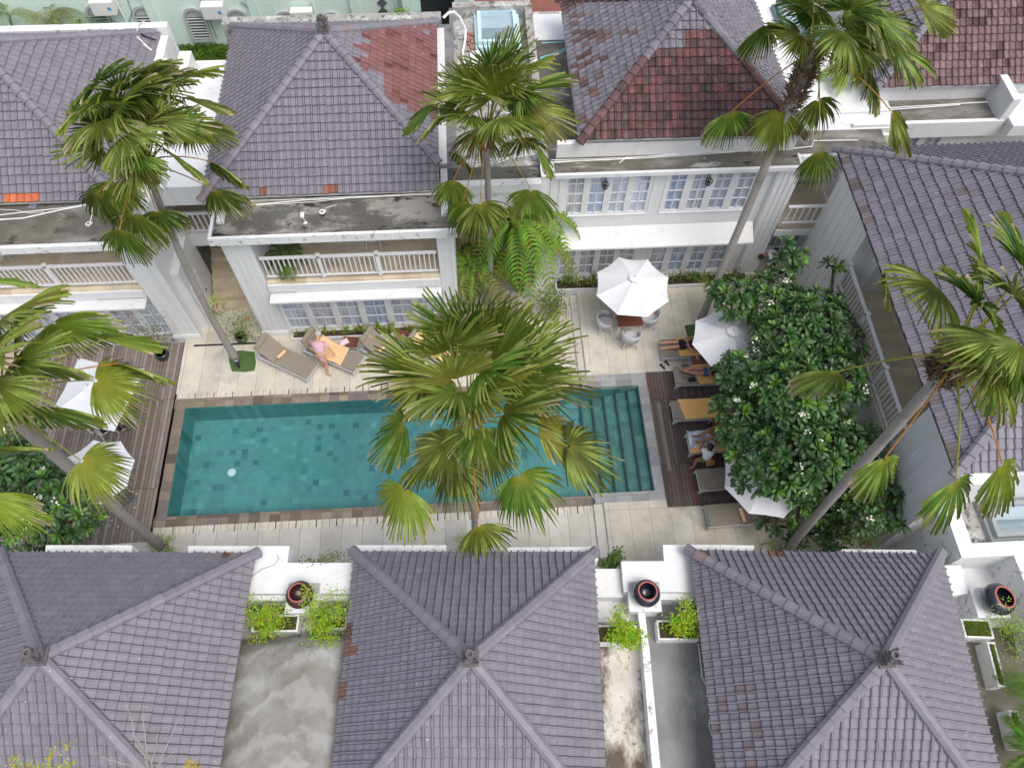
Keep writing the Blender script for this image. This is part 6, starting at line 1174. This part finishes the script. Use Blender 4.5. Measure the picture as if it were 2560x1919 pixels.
def person(label, loc, rz, J, skin='skin', hair='hair_dark', tops=(), hairsc=(1, 1, 1), hair_long=False, hat=None):
    """J: joint name -> (x, y, z) local metres; clothes in tops = (name, material, [joint names], radius factor, edges)"""
    t = thing('person', label, 'person', loc, rz); R = dict(pelvis=.115, belly=.105, chest=.13, neck=.048, head=.085, crown=.075, sl=.055, sr=.055, el=.036, er=.036, wl=.025, wr=.025, hl=.095, hr=.095, kl=.062, kr=.062, al=.04, ar=.04, tl=.03, tr=.03)
    names = ['pelvis', 'belly', 'chest', 'neck', 'head', 'crown', 'sl', 'el', 'wl', 'sr', 'er', 'wr', 'hl', 'kl', 'al', 'tl', 'hr', 'kr', 'ar', 'tr']; idx = {n: i for i, n in enumerate(names)}
    E = [('pelvis', 'belly'), ('belly', 'chest'), ('chest', 'neck'), ('neck', 'head'), ('head', 'crown'), ('chest', 'sl'), ('sl', 'el'), ('el', 'wl'), ('chest', 'sr'), ('sr', 'er'), ('er', 'wr'), ('pelvis', 'hl'), ('hl', 'kl'), ('kl', 'al'), ('al', 'tl'), ('pelvis', 'hr'), ('hr', 'kr'), ('kr', 'ar'), ('ar', 'tr')]
    js = [(J[n], R[n]) for n in names]; es = [(idx[a], idx[b]) for a, b in E]
    for side in ('l', 'r'):                                        # palm, four fingers and a thumb
        w_, e_ = V(J['w'+side]), V(J['e'+side]); d = (w_-e_).normalized(); s_ = d.cross(V((0, 0, 1))); s_ = s_.normalized() if s_.length > .1 else V((1, 0, 0)); dn = V((0, 0, -1))
        js.append((w_+d*.06, (.03, .016))); pi_ = len(js)-1; es.append((idx['w'+side], pi_))
        for k, (off, ln) in enumerate(((-.028, .065), (-.01, .075), (.009, .07), (.026, .055))):
            a = w_+d*.085+s_*off; js.append((a, .0085)); es.append((pi_, len(js)-1)); js.append((a+d*ln*.55+dn*.006, .0078)); es.append((len(js)-2, len(js)-1)); js.append((a+d*ln+dn*.02, .006)); es.append((len(js)-2, len(js)-1))
        js.append((w_+d*.05+s_*(-.045), .0095)); es.append((pi_, len(js)-1)); js.append((w_+d*.085+s_*(-.06), .008)); es.append((len(js)-2, len(js)-1))
    body = skin_mesh('body', js, es, skin, t)
    fd = V(J.get('face', (0, -1, 0))).normalized(); h = V(J['head']).lerp(V(J['crown']), .4); up = (V(J['crown'])-V(J['neck'])).normalized(); sd_ = fd.cross(up).normalized(); fc = MB()
    fc.tube([h+fd*.075+up*.02, h+fd*.108-up*.008], [.008, .014], 6); fc.build('nose', skin, body, local=True, smooth=True)
    for s_ in (-1, 1): MB().ball(h+fd*.082+sd_*s_*.03+up*.022, .011, 6, 4).build('eye', 'white_paint', body, local=True); MB().ball(h+sd_*s_*.088, .022, 6, 4, (.6, .6, 1)).build('ear', skin, body, local=True, smooth=True)
    MB().tube([h+fd*.086-up*.035+sd_*.022, h+fd*.093-up*.037, h+fd*.086-up*.035-sd_*.022], .006, 5).build('mouth', simple('lips', (.4, .12, .1)), body, local=True)
    hm = MB(); c = h+up*.025-fd*.022; hm.ball(c, .105, 14, 10, hairsc); 
    if hair_long: hm.tube([c-fd*.03, c-fd*.09-up*.06, c-fd*.1-up*.18], [.08, .07, .03], 8)
    hm.build('hair', hair, t, local=True, smooth=True)
    for (nm, m, nodes, ed, rf) in tops:
        jj = [(J[n] if isinstance(n, str) else V(J[n[0]]).lerp(V(J[n[1]]), n[2]), (R[n] if isinstance(n, str) else R[n[0]]*(1-n[2])+R[n[1]]*n[2])*rf+.012) for n in nodes]; skin_mesh(nm, jj, ed, m, t, 1)
    return t
def lying(head_x, arms='out', z=0., knee=0.):
    """supine along +x: feet at x=0, head at x = 1.7"""
    return dict(pelvis=(.92, 0, .12+z), belly=(1.08, 0, .13+z), chest=(1.28, 0, .15+z), neck=(1.45, 0, .18+z), head=(1.55, 0, .2+z), crown=(1.66, 0, .21+z), face=(0.1, 0, 1), sl=(1.36, .18, .14+z), el=(1.15, .3, .08+z), wl=(.95, .2, .17+z), sr=(1.36, -.18, .14+z), er=(1.14, -.3, .08+z), wr=(.98, -.17, .2+z),
                hl=(.86, .09, .11+z), kl=(.47, .1, .12+knee+z), al=(.08, .12, .06+z), tl=(.02, .17, .16+z), hr=(.86, -.09, .11+z), kr=(.47, -.09, .12+knee+z), ar=(.08, -.1, .06+z), tr=(.02, -.15, .16+z))
def shorts(m, k=.55): return ('shorts', m, ['pelvis', 'hl', ('hl', 'kl', k), 'hr', ('hr', 'kr', k), ('pelvis', 'belly', .6)], [(0, 1), (1, 2), (0, 3), (3, 4), (0, 5)], 1.12)
def shirt(m, nm='shirt', s=.7, rf=1.12): return (nm, m, [('pelvis', 'belly', -.1), 'belly', 'chest', ('chest', 'neck', .5), 'sl', ('sl', 'el', s), 'sr', ('sr', 'er', s)], [(0, 1), (1, 2), (2, 3), (2, 4), (4, 5), (2, 6), (6, 7)], rf)
navy = simple('navy_cloth', (.015, .018, .035), .9); denim = simple('denim_blue', (.035, .11, .27), .9, .15, 12); blk = simple('black_cloth', (.012, .012, .015), .9)
J = lying(1.7); person('person lying in dark knee shorts, head hidden under the umbrella', (RLY[0][0]-.12, RLY[0][1]+.02, ZT-.02), .0, J, tops=[shorts(navy, .6), shirt(blk)])
J = lying(1.7); J['ar'] = (.1, .02, .12); J['tr'] = (.03, .02, .22); J['kr'] = (.48, -.07, .14); J['al'] = (.08, .08, .07); person('person lying in blue denim shorts and dark top', (RLY[1][0]+.12, RLY[1][1]+.08, ZT-.02), -.06, J, tops=[shorts(denim, .35), shirt(blk)])
# sunbather seated, knees raised, leaning back on one arm
J = dict(pelvis=(1.12, 0, .12), belly=(1.22, .02, .26), chest=(1.32, .04, .42), neck=(1.3, .08, .58), head=(1.26, .1, .68), crown=(1.25, .11, .8), face=(-.9, -.2, -.2), sl=(1.3, -.14, .5), el=(1.42, -.26, .3), wl=(1.4, -.32, .06), sr=(1.28, .24, .5), er=(1.02, .3, .4), wr=(.78, .26, .3), hl=(1.05, -.1, .13), kl=(.72, -.1, .42), al=(.42, -.08, .07), tl=(.28, -.06, .05), hr=(1.05, .12, .13), kr=(.7, .18, .3), ar=(.36, .12, .06), tr=(.22, .14, .06))
bik = simple('yellow_and_dark_swimwear', (.12, .05, .03), .8, .3, 20); person('tanned sunbather in a dark bikini sitting up on the orange towel', (RLY[3][0]-.1, RLY[3][1]+.02, ZT+.01), 0, J, 'skin_tan', tops=[('bikini_top', bik, [('chest', 'belly', .1), ('chest', 'sl', .5), ('chest', 'sr', .5)], [(0, 1), (0, 2)], .98), ('bikini_bottom', bik, ['pelvis', ('pelvis', 'hl', .6), ('pelvis', 'hr', .6)], [(0, 1), (0, 2)], 1.02)])
# child in white top, crouching beside the lounger with a round straw bag
s = .8
J = {k: tuple(c*s for c in v) for k, v in dict(pelvis=(0, 0, .6), belly=(.03, .06, .75), chest=(.05, .14, .92), neck=(.05, .2, 1.07), head=(.06, .23, 1.17), crown=(.07, .26, 1.3), face=(.1, 1, -.2), sl=(-.14, .2, .98), el=(-.22, .36, .82), wl=(-.1, .5, .8), sr=(.24, .16, .98), er=(.32, .3, .8), wr=(.2, .48, .8), hl=(-.1, -.02, .57), kl=(-.3, .1, .3), al=(-.38, -.1, .06), tl=(-.55, -.12, .03), hr=(.1, -.03, .57), kr=(.14, .08, .28), ar=(.12, -.28, .05), tr=(.06, -.4, .03)).items()}
person('child in a white ruffled top bending over the sunbather lounger foot', (6.72, 9.12, .21), 0, J, 'skin_tan', tops=[shirt('white_cloth', 'white_top', .45, 1.45), shorts(simple('olive_cloth', (.16, .13, .06), .9), .5)])
t = thing('round_bag', 'round straw bag hanging behind the child in white', 'bag', (6.83, 8.98, .72), 0); T = Matrix.Rotation(1.2, 4, 'X'); MB().lathe([(0, -.03), (.13, -.03), (.15, 0), (.13, .03), (0, .03)], (0, 0, 0), 20, T).build('body', simple('golden_straw', (.4, .22, .07), .8, .2, 40, b=.5), t, local=True, smooth=True); MB().tube([(-.1, .05, .05), (-.15, .2, .25), (.02, .27, .28), (.16, .2, .22), (.1, .05, .05)], .006, 5).build('strap', 'black', t, local=True)
# woman in pink leaning over lounger two
J = dict(pelvis=(0, 0, .82), belly=(-.02, .12, .93), chest=(-.05, .3, 1.02), neck=(-.05, .46, 1.1), head=(-.04, .55, 1.13), crown=(-.02, .66, 1.2), face=(-.1, .6, -.8), sl=(-.24, .34, 1.03), el=(-.34, .5, .85), wl=(-.3, .62, .66), sr=(.13, .36, 1.02), er=(.27, .24, .86), wr=(.36, .16, .7), hl=(-.1, -.02, .8), kl=(-.06, .1, .45), al=(-.04, -.04, .08), tl=(-.02, .12, .03), hr=(.1, -.03, .8), kr=(.13, -.12, .45), ar=(.12, -.3, .08), tr=(.24, -.36, .03))
pink = simple('pink_lace_cloth', (.66, .42, .5), .9, .14, 40, b=.3)
pw = (-5.208,13.209,0.0); person('grey haired woman in a pink lace dress leaning over the second angled lounger', (pw[0]-.08, pw[1]+.18, 0), .0, J, tops=[('pink_dress', pink, [('hl', 'kl', .85), 'pelvis', 'belly', 'chest', ('chest', 'neck', .4), 'sl', ('sl', 'el', .95), 'sr', ('sr', 'er', .95), ('hr', 'kr', .85)], [(0, 1), (1, 2), (2, 3), (3, 4), (3, 5), (5, 6), (3, 7), (7, 8), (1, 9)], 1.35)], hair='hair_grey')
# staff member in white shirt bending near the right villa column
J = dict(pelvis=(.35, .1, .9), belly=(.2, .06, .98), chest=(.0, 0, 1.05), neck=(-.16, -.04, 1.03), head=(-.26, -.06, 1.0), crown=(-.37, -.08, .96), face=(-.5, 0, -.8), sl=(.0, -.2, 1.02), el=(-.06, -.3, .76), wl=(-.14, -.3, .55), sr=(.0, .18, 1.02), er=(-.1, .22, .78), wr=(-.2, .2, .58), hl=(.38, 0, .88), kl=(.3, 0, .46), al=(.4, 0, .07), tl=(.22, 0, .03), hr=(.38, .2, .88), kr=(.34, .22, .46), ar=(.46, .22, .07), tr=(.28, .22, .03))
p = (10.211,16.513,1.1); person('staff member in a white shirt bending down behind the frangipani tree', (p[0], p[1], .18), .0, J, 'skin_tan', tops=[shirt('white_cloth', 'white_shirt', .9), ('dark_trousers', navy, ['pelvis', 'hl', 'kl', 'al', 'hr', 'kr', 'ar'], [(0, 1), (1, 2), (2, 3), (0, 4), (4, 5), (5, 6)], 1.15)])
# seated person at the left deck table
J = dict(pelvis=(0, 0, .46), belly=(0, .02, .62), chest=(.02, .06, .84), neck=(.03, .1, 1.0), head=(.04, .12, 1.09), crown=(.04, .14, 1.22), face=(.4, .9, 0), sl=(-.14, .12, .92), el=(-.1, .3, .72), wl=(.08, .44, .76), sr=(.2, .04, .92), er=(.32, .2, .74), wr=(.3, .42, .76), hl=(-.08, .05, .46), kl=(-.02, .42, .48), al=(.02, .4, .08), tl=(.04, .55, .04), hr=(.1, .02, .46), kr=(.3, .32, .48), ar=(.34, .3, .08), tr=(.42, .42, .04))
p = (-11.773,11.205,0.8); person('seated person in a white shirt and dark trousers under the left deck umbrella', (p[0]-.25, p[1]+.0, .05), -.5, J, tops=[shirt('white_cloth', 'white_shirt', .8), ('dark_trousers', navy, ['pelvis', 'hl', 'kl', 'al', 'hr', 'kr', 'ar'], [(0, 1), (1, 2), (2, 3), (0, 4), (4, 5), (5, 6)], 1.15)])

# fallen flowers on the left deck, floor drain on the terrace
t = MB(); rnd = random.Random(9)
for k in range(16):
    p = (-10.791,8.685,0.055); x, y = p[0]+rnd.uniform(-.9, .5), p[1]+rnd.uniform(-.7, .9)
    for j in range(5): a = 1.257*j; t.add([(x, y, .056), (x+cos(a-.3)*.02, y+sin(a-.3)*.02, .062), (x+cos(a)*.035, y+sin(a)*.035, .06), (x+cos(a+.5)*.02, y+sin(a+.5)*.02, .062)], [(0, 1, 2, 3)])
tag(t.build('fallen_flowers', 'petal'), 'white fallen flowers scattered on the weathered left deck', 'flowers', None, 'stuff')
p = (3.0,15.207,0.005); t = thing('floor_drain', 'small square floor drain with black bars beside the terrace steps', 'drain', p); MB().box(-.1, -.16, 0, .1, .16, .004).build('plate', 'paving', t, local=True)
f = MB(); f.box(-.1, -.16, .004, -.09, .16, .008); f.box(.09, -.16, .004, .1, .16, .008); f.box(-.09, -.16, .004, .09, -.15, .008); f.box(-.09, .15, .004, .09, .16, .008); f.box(-.045, -.08, .004, -.025, .08, .008); f.box(.025, -.08, .004, .045, .08, .008); f.box(-.025, .03, .004, .025, .05, .008); f.build('grate', 'black', t, local=True)
